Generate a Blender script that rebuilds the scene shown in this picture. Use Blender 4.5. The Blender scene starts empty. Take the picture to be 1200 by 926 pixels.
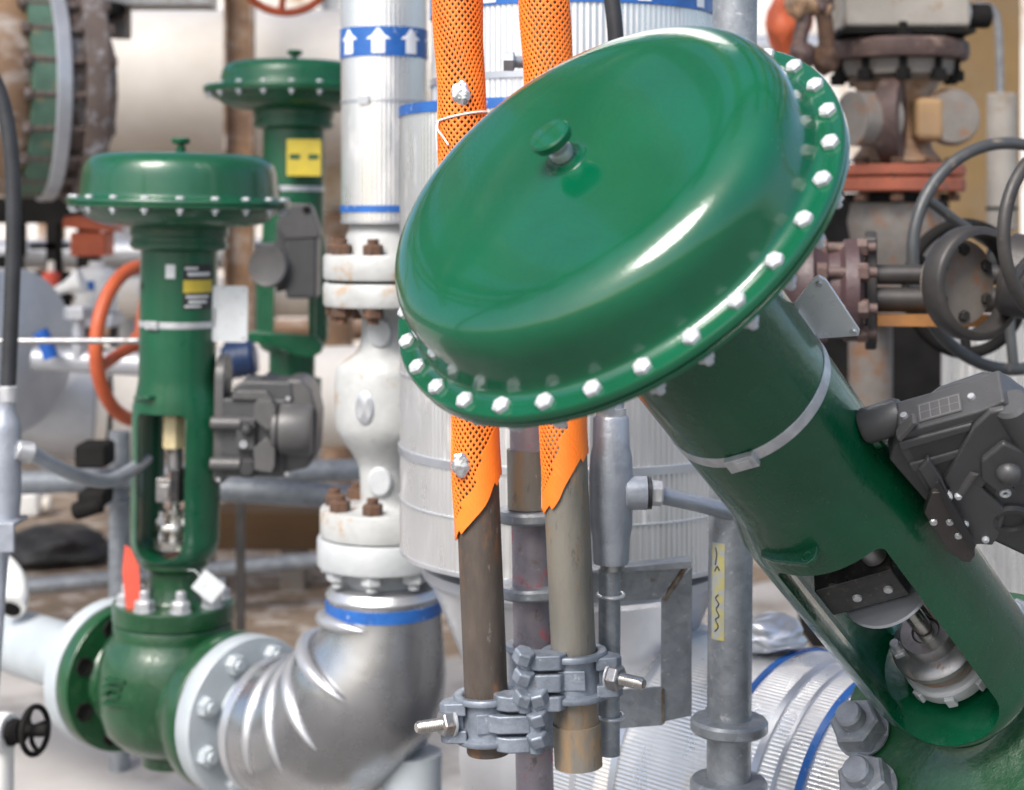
import bpy, bmesh, math, random
from mathutils import Vector, Matrix
random.seed(7)
PI = math.pi
R_ = math.radians
scn = bpy.context.scene
C = scn.collection

# ------------------------------------------------------------------ camera
F = 1920.0          # focal length in photo pixels (1200 wide)
CZ = 1.65           # eye height
cam_d = bpy.data.cameras.new('camera')
cam = bpy.data.objects.new('camera', cam_d)
C.objects.link(cam)
cam.location = (0, 0, CZ)
cam.rotation_euler = (PI / 2, 0, 0)
cam_d.sensor_width = 36.0
cam_d.lens = F / 1200 * 36.0
cam_d.shift_y = -213 / 1200
cam_d.clip_start = 0.05
cam_d.clip_end = 1000
cam_d.dof.use_dof = True
cam_d.dof.focus_distance = 2.12
cam_d.dof.aperture_fstop = 4.4
scn.camera = cam

# ------------------------------------------------------------------ world, sun, exposure
SUN_EL, SUN_AZ = R_(48), R_(-150)      # azimuth measured from +Y towards +X
world = bpy.data.worlds.new('World')
scn.world = world
world.use_nodes = True
wn = world.node_tree
bgn = wn.nodes['Background']
sky = wn.nodes.new('ShaderNodeTexSky')
sky.sky_type = 'NISHITA'
sky.sun_disc = False
sky.sun_elevation = SUN_EL
sky.sun_rotation = SUN_AZ
sky.air_density = 1.0
sky.dust_density = 3.0
sky.ozone_density = 1.0
wn.links.new(sky.outputs[0], bgn.inputs[0])
bgn.inputs[1].default_value = 0.14
sun_d = bpy.data.lights.new('sun', 'SUN')
sun_d.energy = 2.7
sun_d.angle = R_(26)
sun_d.color = (1.0, 0.97, 0.93)
sun = bpy.data.objects.new('sun', sun_d)
C.objects.link(sun)
sdir = Vector((math.sin(SUN_AZ) * math.cos(SUN_EL), math.cos(SUN_AZ) * math.cos(SUN_EL), math.sin(SUN_EL)))
sun.rotation_euler = sdir.to_track_quat('Z', 'Y').to_euler()
sun.location = sdir * 20
scn.view_settings.view_transform = 'Standard'
scn.view_settings.look = 'None'
scn.view_settings.gamma = 1
scn.view_settings.exposure = 0.85

# ------------------------------------------------------------------ helpers
def P(px, py, D):
    "point seen at photo pixel (px,py) at distance D along the view axis"
    return Vector(((px - 600) / F * D, D, CZ - (py - 250) / F * D))

def frame(p, z, x=None):
    z = Vector(z).normalized()
    x = Vector(x) if x is not None else Vector((1, 0, 0))
    if abs(x.normalized().dot(z)) > 0.99:
        x = Vector((0, 1, 0)) if abs(z.y) < 0.9 else Vector((0, 0, 1))
    x = (x - z * x.dot(z)).normalized()
    y = z.cross(x)
    m = Matrix((x, y, z)).transposed().to_4x4()
    m.translation = Vector(p)
    return m

def T(x, y, z): return Matrix.Translation((x, y, z))
def RZ(a): return Matrix.Rotation(a, 4, 'Z')
def RX(a): return Matrix.Rotation(a, 4, 'X')
def RY(a): return Matrix.Rotation(a, 4, 'Y')

def spline(pts, n=6):
    out = []
    p = [pts[0]] + list(pts) + [pts[-1]]
    for i in range(1, len(p) - 2):
        for k in range(n):
            t = k / n
            o = []
            for a, b, c, d in zip(p[i - 1], p[i], p[i + 1], p[i + 2]):
                o.append(0.5 * (2 * b + (c - a) * t + (2 * a - 5 * b + 4 * c - d) * t * t + (3 * b - a - 3 * c + d) * t ** 3))
            out.append(tuple(o))
    out.append(tuple(pts[-1]))
    return out

RM = {}     # world matrix of each object that may become a parent
I4 = Matrix.Identity(4)

def props(o, label=None, cat=None, group=None, kind=None):
    if label: o['label'] = label
    if cat: o['category'] = cat
    if group: o['group'] = group
    if kind: o['kind'] = kind
    return o

def thing(name, label, cat, M, group=None):
    o = bpy.data.objects.new(name, None)
    C.objects.link(o)
    if not isinstance(M, Matrix):
        M = Matrix.Translation(M)
    o.matrix_world = M
    o.empty_display_size = 0.1
    RM[o.name] = M.copy()
    return props(o, label, cat, group)

class MB:
    def __init__(s, M=None):
        s.v, s.f, s.M = [], [], M or I4
    def add(s, vs, fs, M=None):
        M = s.M @ M if M is not None else s.M
        b = len(s.v)
        s.v += [M @ Vector(v) for v in vs]
        s.f += [tuple(b + i for i in f) for f in fs]
        return s
    def box(s, x0, y0, z0, x1, y1, z1, M=None):
        vs = [(x, y, z) for z in (z0, z1) for y in (y0, y1) for x in (x0, x1)]
        return s.add(vs, [(0, 2, 3, 1), (4, 5, 7, 6), (0, 1, 5, 4), (2, 6, 7, 3), (0, 4, 6, 2), (1, 3, 7, 5)], M)
    def lathe(s, prof, seg=48, M=None, closed=False, rib=None):
        "profile of (r,z) turned about z; rib=(count, depth) corrugates it"
        vs, fs, rings = [], [], []
        for r, z in prof:
            if r < 1e-6:
                rings.append([len(vs)]); vs.append((0, 0, z))
            else:
                rg = []
                for k in range(seg):
                    a = 2 * PI * k / seg
                    rr = r
                    if rib: rr = r + rib[1] * (0.5 + 0.5 * math.cos(a * rib[0])) ** 2
                    rg.append(len(vs)); vs.append((rr * math.cos(a), rr * math.sin(a), z))
                rings.append(rg)
        n = len(rings)
        for i in range(n if closed else n - 1):
            a, b = rings[i], rings[(i + 1) % n]
            if len(a) == 1 and len(b) == 1: continue
            for k in range(seg):
                k2 = (k + 1) % seg
                if len(a) == 1: fs.append((a[0], b[k2], b[k]))
                elif len(b) == 1: fs.append((a[k], a[k2], b[0]))
                else: fs.append((a[k], a[k2], b[k2], b[k]))
        if not closed:
            if len(rings[0]) > 1: fs.append(tuple(reversed(rings[0])))
            if len(rings[-1]) > 1: fs.append(tuple(rings[-1]))
        return s.add(vs, fs, M)
    def cyl(s, p0, p1, r, seg=24, r1=None, bev=0.0):
        p0, p1 = Vector(p0), Vector(p1)
        L = (p1 - p0).length
        r1 = r if r1 is None else r1
        pr = [(0, 0), (r, 0), (r1, L), (0, L)]
        if bev: pr = [(0, 0), (r - bev, 0), (r, bev), (r1, L - bev), (r1 - bev, L), (0, L)]
        return s.lathe(pr, seg, frame(p0, p1 - p0))
    def ring(s, R, r, M=None, seg=48, rs=10, sq=1.0):
        pr = [(R + r * math.cos(2 * PI * k / rs), sq * r * math.sin(2 * PI * k / rs)) for k in range(rs)]
        return s.lathe(pr, seg, M, closed=True)
    def band(s, r0, r1, z0, z1, M=None, seg=48, rib=None):
        return s.lathe([(r0, z0), (r1, z0), (r1, z1), (r0, z1)], seg, M, closed=True, rib=rib)
    def sweep(s, pts, r, seg=14, closed=False, cap=True, M=None):
        pts = [Vector(p) for p in pts]
        n = len(pts)
        rr = r if isinstance(r, (list, tuple)) else [r] * n
        tg = []
        for i in range(n):
            a = pts[(i - 1) % n] if (closed or i > 0) else pts[i]
            b = pts[(i + 1) % n] if (closed or i < n - 1) else pts[i]
            tg.append((b - a).normalized())
        t0 = tg[0]
        u = t0.orthogonal().normalized()
        vs, fs = [], []
        for i in range(n):
            if i:
                q = tg[i - 1].rotation_difference(tg[i]); u = (q @ u)
            u = (u - tg[i] * u.dot(tg[i])).normalized()
            w = tg[i].cross(u)
            for k in range(seg):
                a = 2 * PI * k / seg
                vs.append(pts[i] + (u * math.cos(a) + w * math.sin(a)) * rr[i])
        for i in range(n if closed else n - 1):
            j = (i + 1) % n
            for k in range(seg):
                k2 = (k + 1) % seg
                fs.append((i * seg + k, i * seg + k2, j * seg + k2, j * seg + k))
        if cap and not closed:
            fs.append(tuple(reversed(range(seg)))); fs.append(tuple((n - 1) * seg + k for k in range(seg)))
        return s.add(vs, fs, M)
    def prism(s, poly, a0, a1, M=None, axis='z'):
        n = len(poly)
        if axis == 'z': mk = lambda p, a: (p[0], p[1], a)
        elif axis == 'y': mk = lambda p, a: (p[0], a, p[1])
        else: mk = lambda p, a: (a, p[0], p[1])
        vs = [mk(p, a0) for p in poly] + [mk(p, a1) for p in poly]
        fs = [tuple(range(n)), tuple(n + k for k in range(n))]
        fs += [(k, (k + 1) % n, n + (k + 1) % n, n + k) for k in range(n)]
        return s.add(vs, fs, M)
    def loft(s, A, B, M=None):
        n = len(A)
        fs = [tuple(range(n)), tuple(n + k for k in range(n))]
        fs += [(k, (k + 1) % n, n + (k + 1) % n, n + k) for k in range(n)]
        return s.add(list(A) + list(B), fs, M)
    def hexa(s, r, h, M=None, z0=0, chamfer=0.15, rot=0):
        c = min(r, h) * chamfer
        return s.lathe([(0, z0), (r, z0), (r, z0 + h - c), (r - c, z0 + h), (0, z0 + h)], 6, (M or I4) @ RZ(rot))
    def mesh(s, name, inv=None, smooth=35):
        me = bpy.data.meshes.new(name)
        vs = s.v if inv is None else [inv @ v for v in s.v]
        me.from_pydata([tuple(v) for v in vs], [], s.f)
        bm = bmesh.new(); bm.from_mesh(me)
        bmesh.ops.recalc_face_normals(bm, faces=bm.faces[:])
        bm.to_mesh(me); bm.free()
        if smooth:
            for p in me.polygons: p.use_smooth = True
            me.set_sharp_from_angle(angle=R_(smooth))
        return me
    def build(s, name, mat, parent=None, bevel=0, smooth=35, **kw):
        if parent is None:
            xs = [v.x for v in s.v]; ys = [v.y for v in s.v]; zs = [v.z for v in s.v]
            base = Matrix.Translation(((min(xs) + max(xs)) / 2, (min(ys) + max(ys)) / 2, min(zs)))
        else:
            base = RM[parent.name]
        return link(s.mesh(name, base.inverted(), smooth), name, mat, parent, base, bevel, **kw)

def link(me, name, mat, parent, base, bevel=0, **kw):
    o = bpy.data.objects.new(name, me)
    if mat is not None:
        me.materials.clear(); me.materials.append(mat)
    C.objects.link(o)
    RM[o.name] = base.copy()
    if parent is not None: o.parent = parent
    else: o.matrix_world = base
    if bevel:
        b = o.modifiers.new('bevel', 'BEVEL')
        b.width = bevel; b.segments = 2; b.limit_method = 'ANGLE'; b.angle_limit = R_(40); b.harden_normals = True
    return props(o, **kw)

def inst(me, name, parent, M, **kw):
    o = bpy.data.objects.new(name, me)
    C.objects.link(o)
    o.parent = parent
    o.matrix_local = RM[parent.name].inverted() @ M
    RM[o.name] = M.copy()
    return props(o, **kw)

def lmesh(mb, name, mat, smooth=35):
    me = mb.mesh(name, None, smooth); me.materials.append(mat); return me

def booled(mb, cutters):
    a = bpy.data.objects.new('tmp', mb.mesh('tmp', None, 0)); C.objects.link(a)
    cs = []
    for c in cutters:
        o = bpy.data.objects.new('cut', c.mesh('cut', None, 0)); C.objects.link(o); cs.append(o)
        m = a.modifiers.new('b', 'BOOLEAN'); m.operation = 'DIFFERENCE'; m.solver = 'EXACT'; m.object = o
    dg = bpy.context.evaluated_depsgraph_get()
    me = bpy.data.meshes.new_from_object(a.evaluated_get(dg))
    for o in cs + [a]:
        d = o.data; bpy.data.objects.remove(o); bpy.data.meshes.remove(d)
    r = MB()
    r.v = [v.co.copy() for v in me.vertices]; r.f = [tuple(p.vertices) for p in me.polygons]
    bpy.data.meshes.remove(me)
    return r

# ------------------------------------------------------------------ materials
def mat(name, c1, c2=None, scale=6.0, rough=0.5, rvar=0.12, metal=0.0, bump=0.0, bscale=80.0, coat=0.0,
        patches=(), stretch=(1, 1, 1), lohi=(0.35, 0.65), spec=0.5, voro=0.0, dent=0.0, dscale=6.0):
    m = bpy.data.materials.new(name); m.use_nodes = True
    nt = m.node_tree; N = nt.nodes; L = nt.links
    b = N['Principled BSDF']
    tc = N.new('ShaderNodeTexCoord'); mp = N.new('ShaderNodeMapping'); mp.inputs['Scale'].default_value = stretch
    L.new(tc.outputs['Object'], mp.inputs[0])
    def noise(sc, det=6, rgh=0.6):
        n = N.new('ShaderNodeTexNoise'); n.inputs['Scale'].default_value = sc
        n.inputs['Detail'].default_value = det; n.inputs['Roughness'].default_value = rgh
        L.new(mp.outputs[0], n.inputs['Vector']); return n
    def ramp(src, lo, hi):
        r = N.new('ShaderNodeMapRange'); r.inputs['From Min'].default_value = lo; r.inputs['From Max'].default_value = hi
        L.new(src, r.inputs['Value']); return r.outputs[0]
    def mix(fac, a, c):
        x = N.new('ShaderNodeMix'); x.data_type = 'RGBA'
        L.new(fac, x.inputs[0])
        if isinstance(a, tuple): x.inputs[6].default_value = (*a, 1)
        else: L.new(a, x.inputs[6])
        x.inputs[7].default_value = (*c, 1)
        return x.outputs[2]
    n1 = noise(scale)
    col = mix(ramp(n1.outputs[0], *lohi), tuple(c1), tuple(c2 or c1))
    if voro:
        v = N.new('ShaderNodeTexVoronoi'); v.inputs['Scale'].default_value = voro
        L.new(mp.outputs[0], v.inputs['Vector'])
        x = N.new('ShaderNodeMix'); x.data_type = 'RGBA'; x.blend_type = 'MULTIPLY'; x.inputs[0].default_value = 0.35
        sv = N.new('ShaderNodeSeparateColor'); L.new(v.outputs['Color'], sv.inputs[0])
        cv = N.new('ShaderNodeCombineColor')
        mr = ramp(sv.outputs[0], -1.0, 1.0)
        for k in range(3): L.new(mr, cv.inputs[k])
        L.new(col, x.inputs[6]); L.new(cv.outputs[0], x.inputs[7]); col = x.outputs[2]
    rgh = N.new('ShaderNodeMapRange')
    rgh.inputs['From Min'].default_value = 0.3; rgh.inputs['From Max'].default_value = 0.7
    rgh.inputs['To Min'].default_value = max(0.02, rough - rvar); rgh.inputs['To Max'].default_value = min(1, rough + rvar)
    n2 = noise(scale * 2.7); L.new(n2.outputs[0], rgh.inputs['Value'])
    rout = rgh.outputs[0]; mout = None
    for (pc, psc, lo, hi) in patches:
        pn = noise(psc * 1.8, 8, 0.68); f = ramp(pn.outputs[0], lo - .06, hi - .05)
        col = mix(f, col, tuple(pc))
        rm = N.new('ShaderNodeMix'); rm.data_type = 'FLOAT'; L.new(f, rm.inputs[0]); L.new(rout, rm.inputs[2]); rm.inputs[3].default_value = 0.8
        rout = rm.outputs[0]
        if metal:
            mm = N.new('ShaderNodeMix'); mm.data_type = 'FLOAT'; L.new(f, mm.inputs[0])
            if mout is None: mm.inputs[2].default_value = metal
            else: L.new(mout, mm.inputs[2])
            mm.inputs[3].default_value = 0.0; mout = mm.outputs[0]
    L.new(col, b.inputs['Base Color']); L.new(rout, b.inputs['Roughness'])
    b.inputs['Metallic'].default_value = metal
    if mout is not None: L.new(mout, b.inputs['Metallic'])
    b.inputs['Coat Weight'].default_value = coat; b.inputs['Coat Roughness'].default_value = 0.06
    b.inputs['Specular IOR Level'].default_value = spec
    last = None
    if dent:
        dn = noise(dscale, 3, 0.5)
        bp = N.new('ShaderNodeBump'); bp.inputs['Strength'].default_value = dent; bp.inputs['Distance'].default_value = 0.02
        L.new(dn.outputs[0], bp.inputs['Height']); last = bp
    if bump:
        bn = noise(bscale, 6, 0.6)
        bp = N.new('ShaderNodeBump'); bp.inputs['Strength'].default_value = bump; bp.inputs['Distance'].default_value = 0.004
        L.new(bn.outputs[0], bp.inputs['Height'])
        if last: L.new(last.outputs[0], bp.inputs['Normal'])
        last = bp
    if last: L.new(last.outputs[0], b.inputs['Normal'])
    return m

green = mat('green_gloss_paint', (.001, .084, .036), (.001, .064, .027), 5, .14, .05, coat=.6, spec=.45, bump=.08, bscale=140, dent=.10, dscale=7,
            patches=[((.03, .10, .045), 12, .74, .90), ((.16, .19, .15), 70, .80, .84)])
green_c = mat('green_cast_column_paint', (.001, .078, .032), (.001, .056, .023), 7, .24, .09, coat=.4, spec=.45, bump=.30, bscale=75, dent=.12, dscale=14,
            patches=[((.03, .10, .045), 18, .70, .80), ((.09, .055, .03), 34, .775, .80)])
green_d = mat('green_satin_paint', (.001, .080, .034), (.002, .062, .025), 8, .34, .08, coat=.35, bump=.12, bscale=120,
              patches=[((.06, .12, .06), 26, .72, .82)])
green_b = mat('green_cast_paint', (.008, .068, .023), (.006, .048, .016), 9, .36, .1, coat=.4, bump=.45, bscale=60,
              patches=[((.04, .09, .04), 24, .64, .76)])
green_far = mat('green_far_paint', (.003, .088, .036), (.004, .066, .028), 8, .35)
zinc = mat('zinc_bolt', (.62, .63, .64), (.45, .46, .48), 60, .38, .1, .55, bump=.2, bscale=200)
white_bolt = mat('pale_painted_bolt', (.58, .60, .62), (.42, .44, .46), 60, .42, .1, .25, bump=.3, bscale=250, patches=[((.30, .27, .22), 60, .66, .78)])
steel = mat('bright_steel', (.62, .60, .56), (.5, .48, .45), 40, .22, .08, .95)
steel_d = mat('dull_steel', (.36, .36, .36), (.26, .26, .27), 30, .38, .1, .8, patches=[((.22, .12, .06), 30, .62, .72)])
black_m = mat('black_block', (.012, .012, .013), (.03, .03, .03), 30, .35, .1, bump=.1, patches=[((.12, .10, .08), 60, .62, .75)])
rubber = mat('black_rubber', (.018, .019, .022), (.03, .032, .036), 12, .5)
clad = mat('clad_aluminium', (.82, .82, .81), (.70, .70, .70), 7, .32, .1, .85, stretch=(1, 1, .25), dent=.12, dscale=7,
           patches=[((.62, .58, .52), 9, .60, .85)])
elb = mat('elbow_cladding', (.46, .465, .48), (.36, .365, .375), 4, .27, .07, .92, dent=.10, dscale=6, patches=[((.40, .38, .35), 9, .72, .95)])
clad_s = mat('smooth_aluminium', (.60, .61, .63), (.50, .51, .53), 5, .34, .08, .75, dent=.10, dscale=5, patches=[((.58, .55, .52), 12, .72, .95)])
foil = mat('crumpled_foil', (.8, .8, .82), (.65, .65, .68), 15, .25, .1, .9, dent=.5, dscale=25)
sheet = mat('grey_sheet_metal', (.52, .54, .57), (.44, .46, .50), 6, .36, .08, .7, dent=.1)
blue = mat('blue_band', (.020, .12, .40), (.016, .085, .30), 20, .35, .1, patches=[((.5, .55, .6), 22, .68, .74)])
white_v = mat('white_arrow_vinyl', (.76, .78, .8), (.66, .68, .72), 20, .4)
white_p = mat('dirty_white_paint', (.46, .48, .49), (.37, .39, .40), 9, .42, .1, bump=.25, bscale=70, coat=.1,
              patches=[((.42, .33, .22), 11, .72, .82)])
white_rust = mat('rust_stained_white', (.46, .47, .465), (.35, .36, .355), 10, .5, .1, bump=.35, bscale=60,
                 patches=[((.36, .22, .10), 8, .63, .74), ((.14, .08, .05), 15, .71, .79)])
pale_p = mat('pale_grey_paint', (.40, .44, .465), (.33, .37, .395), 7, .42, .1, bump=.15, coat=.1, patches=[((.45, .36, .22), 12, .70, .8)])
rust = mat('rusted_steel', (.13, .065, .035), (.06, .035, .025), 40, .8, .1, bump=.7, bscale=90)
weld_m = mat('rust_streaked_weld', (.30, .27, .22), (.14, .085, .05), 70, .7, .1, .2, bump=.6, bscale=150)
galv = mat('galvanised_steel', (.33, .355, .38), (.22, .24, .265), 22, .45, .1, .45, voro=70, bump=.12, bscale=120,
           patches=[((.46, .47, .48), 40, .66, .78), ((.22, .18, .14), 18, .68, .8)])
cast_g = mat('cast_conduit_metal', (.36, .385, .43), (.27, .295, .34), 14, .42, .1, .4, bump=.3, bscale=90)
forged = mat('forged_clamp_metal', (.25, .28, .33), (.16, .185, .22), 30, .5, .1, .45, bump=.25, bscale=140, patches=[((.16, .10, .06), 26, .70, .78), ((.36, .38, .40), 45, .68, .76)])
tube_br = mat('brown_scaffold_tube', (.13, .105, .088), (.07, .058, .05), 24, .6, .12, .3, stretch=(1, 1, .3), bump=.3,
              patches=[((.20, .10, .05), 14, .58, .70), ((.26, .24, .22), 45, .68, .76)])
tube_gr = mat('weathered_scaffold_tube', (.25, .235, .20), (.17, .16, .14), 14, .58, .12, .3, stretch=(1, 1, .3), bump=.3,
              patches=[((.26, .17, .09), 12, .58, .70), ((.09, .08, .07), 30, .64, .72), ((.36, .35, .33), 60, .70, .78)])
tube_pk = mat('mauve_scaffold_tube', (.30, .26, .28), (.22, .20, .23), 16, .55, .1, .3, bump=.3,
              patches=[((.42, .12, .14), 16, .62, .70), ((.16, .13, .12), 26, .64, .74), ((.42, .42, .44), 50, .68, .76)])
orange = mat('orange_plastic_net', (.98, .235, .025), (.92, .195, .02), 20, .45, .1)
plas = mat('charcoal_housing', (.062, .063, .066), (.054, .055, .058), 30, .42, .06, bump=.12, bscale=300)
plas_l = mat('grey_housing', (.09, .088, .088), (.075, .074, .075), 30, .38, .06, bump=.1, bscale=300)
plas_d = mat('dark_housing_and_shade', (.038, .038, .040), (.032, .032, .033), 30, .5)  # darker tone for plugs and knobs, and for shade painted as recesses
brass = mat('cream_coupling', (.62, .52, .30), (.5, .42, .24), 20, .45, .1, bump=.2)
plate_w = mat('pale_bracket_plate', (.70, .73, .74), (.60, .63, .64), 12, .35, .1, .15, patches=[((.35, .36, .36), 30, .66, .75)])
yellow = mat('yellow_label', (.62, .48, .04), (.52, .40, .05), 20, .5)
tape_y = mat('faded_yellow_tape', (.50, .44, .10), (.36, .34, .22), 30, .6, .1, patches=[((.34, .36, .36), 40, .5, .62)])
tag_bk = mat('black_label', (.02, .02, .022), None, 20, .4)
tag_wh = mat('label_print', (.6, .62, .62), None, 20, .4)
print_g = mat('grey_print', (.22, .22, .23), None, 20, .4)
red_tag = mat('red_tag', (.68, .10, .06), (.6, .08, .05), 12, .5)
string = mat('white_string', (.75, .73, .68), None, 40, .8)
orange_p = mat('orange_red_paint', (.55, .11, .035), (.42, .08, .03), 10, .5, .1, bump=.2)
orange_r = mat('weathered_orange_paint', (.38, .10, .05), (.28, .08, .045), 10, .6, .1, bump=.2, patches=[((.16, .08, .05), 9, .62, .74)])
rust_br = mat('rusty_vessel', (.36, .22, .12), (.22, .13, .08), 4, .6, .1, stretch=(.6, .6, 1), bump=.3,
              patches=[((.55, .48, .42), 5, .55, .72), ((.12, .07, .05), 7, .62, .74)])
rust_dk = mat('dark_rusty_flange', (.16, .12, .10), (.09, .065, .055), 8, .65, .1, bump=.4, patches=[((.34, .33, .34), 9, .58, .7)])
gasket = mat('green_gasket', (.10, .20, .14), (.07, .13, .09), 12, .6, patches=[((.25, .2, .12), 9, .6, .7)])
cream = mat('cream_pipe', (.80, .76, .70), (.70, .64, .56), 2, .5, .1)
tan = mat('tan_pipe', (.62, .48, .33), (.5, .38, .25), 3, .5, .1, patches=[((.75, .7, .62), 3, .5, .7)])
tan_w = mat('tan_concrete', (.30, .19, .08), (.22, .14, .06), 3, .8, .1, bump=.3, bscale=30, patches=[((.25, .17, .09), 2.5, .55, .7)])
silver = mat('silver_painted_metal', (.50, .52, .55), (.42, .44, .47), 8, .42, .1, .4)
brownish = mat('brown_cast_iron', (.12, .075, .065), (.07, .045, .04), 14, .6, .1, bump=.4, patches=[((.22, .15, .12), 10, .6, .7)])
beige = mat('dusty_beige_casting', (.38, .35, .31), (.29, .265, .23), 8, .6, .1, patches=[((.25, .17, .1), 7, .62, .74)])
grey_r = mat('dusty_grey_casting', (.25, .225, .20), (.17, .15, .13), 8, .65, .1, bump=.3, patches=[((.25, .13, .07), 7, .58, .7)])
wheel_g = mat('dark_grey_wheel', (.055, .06, .062), (.04, .042, .044), 14, .42, .08, bump=.15, patches=[((.16, .13, .10), 18, .64, .75)])
dark_st = mat('dark_steel_and_shade', (.018, .017, .016), (.010, .0095, .009), 8, .85, .1, spec=.12)  # near-black for dark parts, also painted where gaps and holes lie in shade
yoke_st = mat('worn_dark_steel', (.055, .05, .047), (.035, .033, .032), 14, .5, .1, .3, patches=[((.16, .10, .06), 14, .70, .80)])
white_pl = mat('white_plastic', (.78, .78, .76), (.7, .7, .68), 8, .5)
ground_dark = mat('shade_dark_ground', (.16, .152, .145), (.11, .105, .10), 2, .85, .08, bump=.4, bscale=40)  # ground colour darkened in place of shade, so the dome reflects it dark
concrete = mat('pale_concrete_ground', (.46, .44, .42), (.36, .34, .32), 1.6, .85, .08, bump=.4, bscale=24,
               patches=[((.22, .19, .16), 1.1, .56, .72), ((.42, .40, .38), 2.3, .62, .75)])
dirt = mat('brown_dirt', (.26, .19, .13), (.18, .13, .09), 3, .95, .04, bump=.6, bscale=20, patches=[((.5, .44, .38), 4, .55, .68)])
tarp = mat('black_tarpaulin', (.015, .015, .016), (.03, .03, .03), 6, .6, dent=.5, dscale=12)
wall_l = mat('pale_wall', (.74, .72, .69), (.64, .61, .57), 1.2, .8, patches=[((.36, .28, .2), .9, .55, .7)])

# ------------------------------------------------------------------ ground and far setting
MB().box(-150, -60, -0.3, 150, 300, 0.0).build('ground', ground_dark, kind='structure')
poly = [(-6, 3.75), (-1.9, 3.7), (-.9, 3.55), (.1, 3.6), (.7, 4.4), (1.2, 6), (1.5, 9), (.5, 12), (-4, 13), (-9, 12), (-9, 6)]
MB().prism(poly, -0.01, 0.004).build('concrete_apron', concrete, kind='structure', smooth=0)
poly = []
for k in range(60):
    a = 2 * PI * k / 60
    rr = 1 + 0.12 * math.sin(3 * a + 1) + 0.07 * math.sin(7 * a)
    poly.append((-0.8 + 5.5 * rr * math.cos(a), 10.6 + 4.2 * rr * math.sin(a)))
MB().prism(poly, -0.01, 0.008).build('dirt', dirt, kind='structure', smooth=0)

# ------------------------------------------------------------------ control valves
# local frame: z runs up the stem, x outward to the positioner, flange plane at z=0
def rrect(x0, z0, x1, z1, r0, r1, n=6):
    "rounded rectangle, r0 bottom radius, r1 top radius"
    pts = []
    for (cx, cz, r, a0) in ((x1 - r0, z0 + r0, r0, -90), (x1 - r1, z1 - r1, r1, 0), (x0 + r1, z1 - r1, r1, 90), (x0 + r0, z0 + r0, r0, 180)):
        for k in range(n + 1):
            a = R_(a0 + 90 * k / n)
            pts.append((cx + r * math.cos(a), cz + r * math.sin(a)))
    return pts

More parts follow.
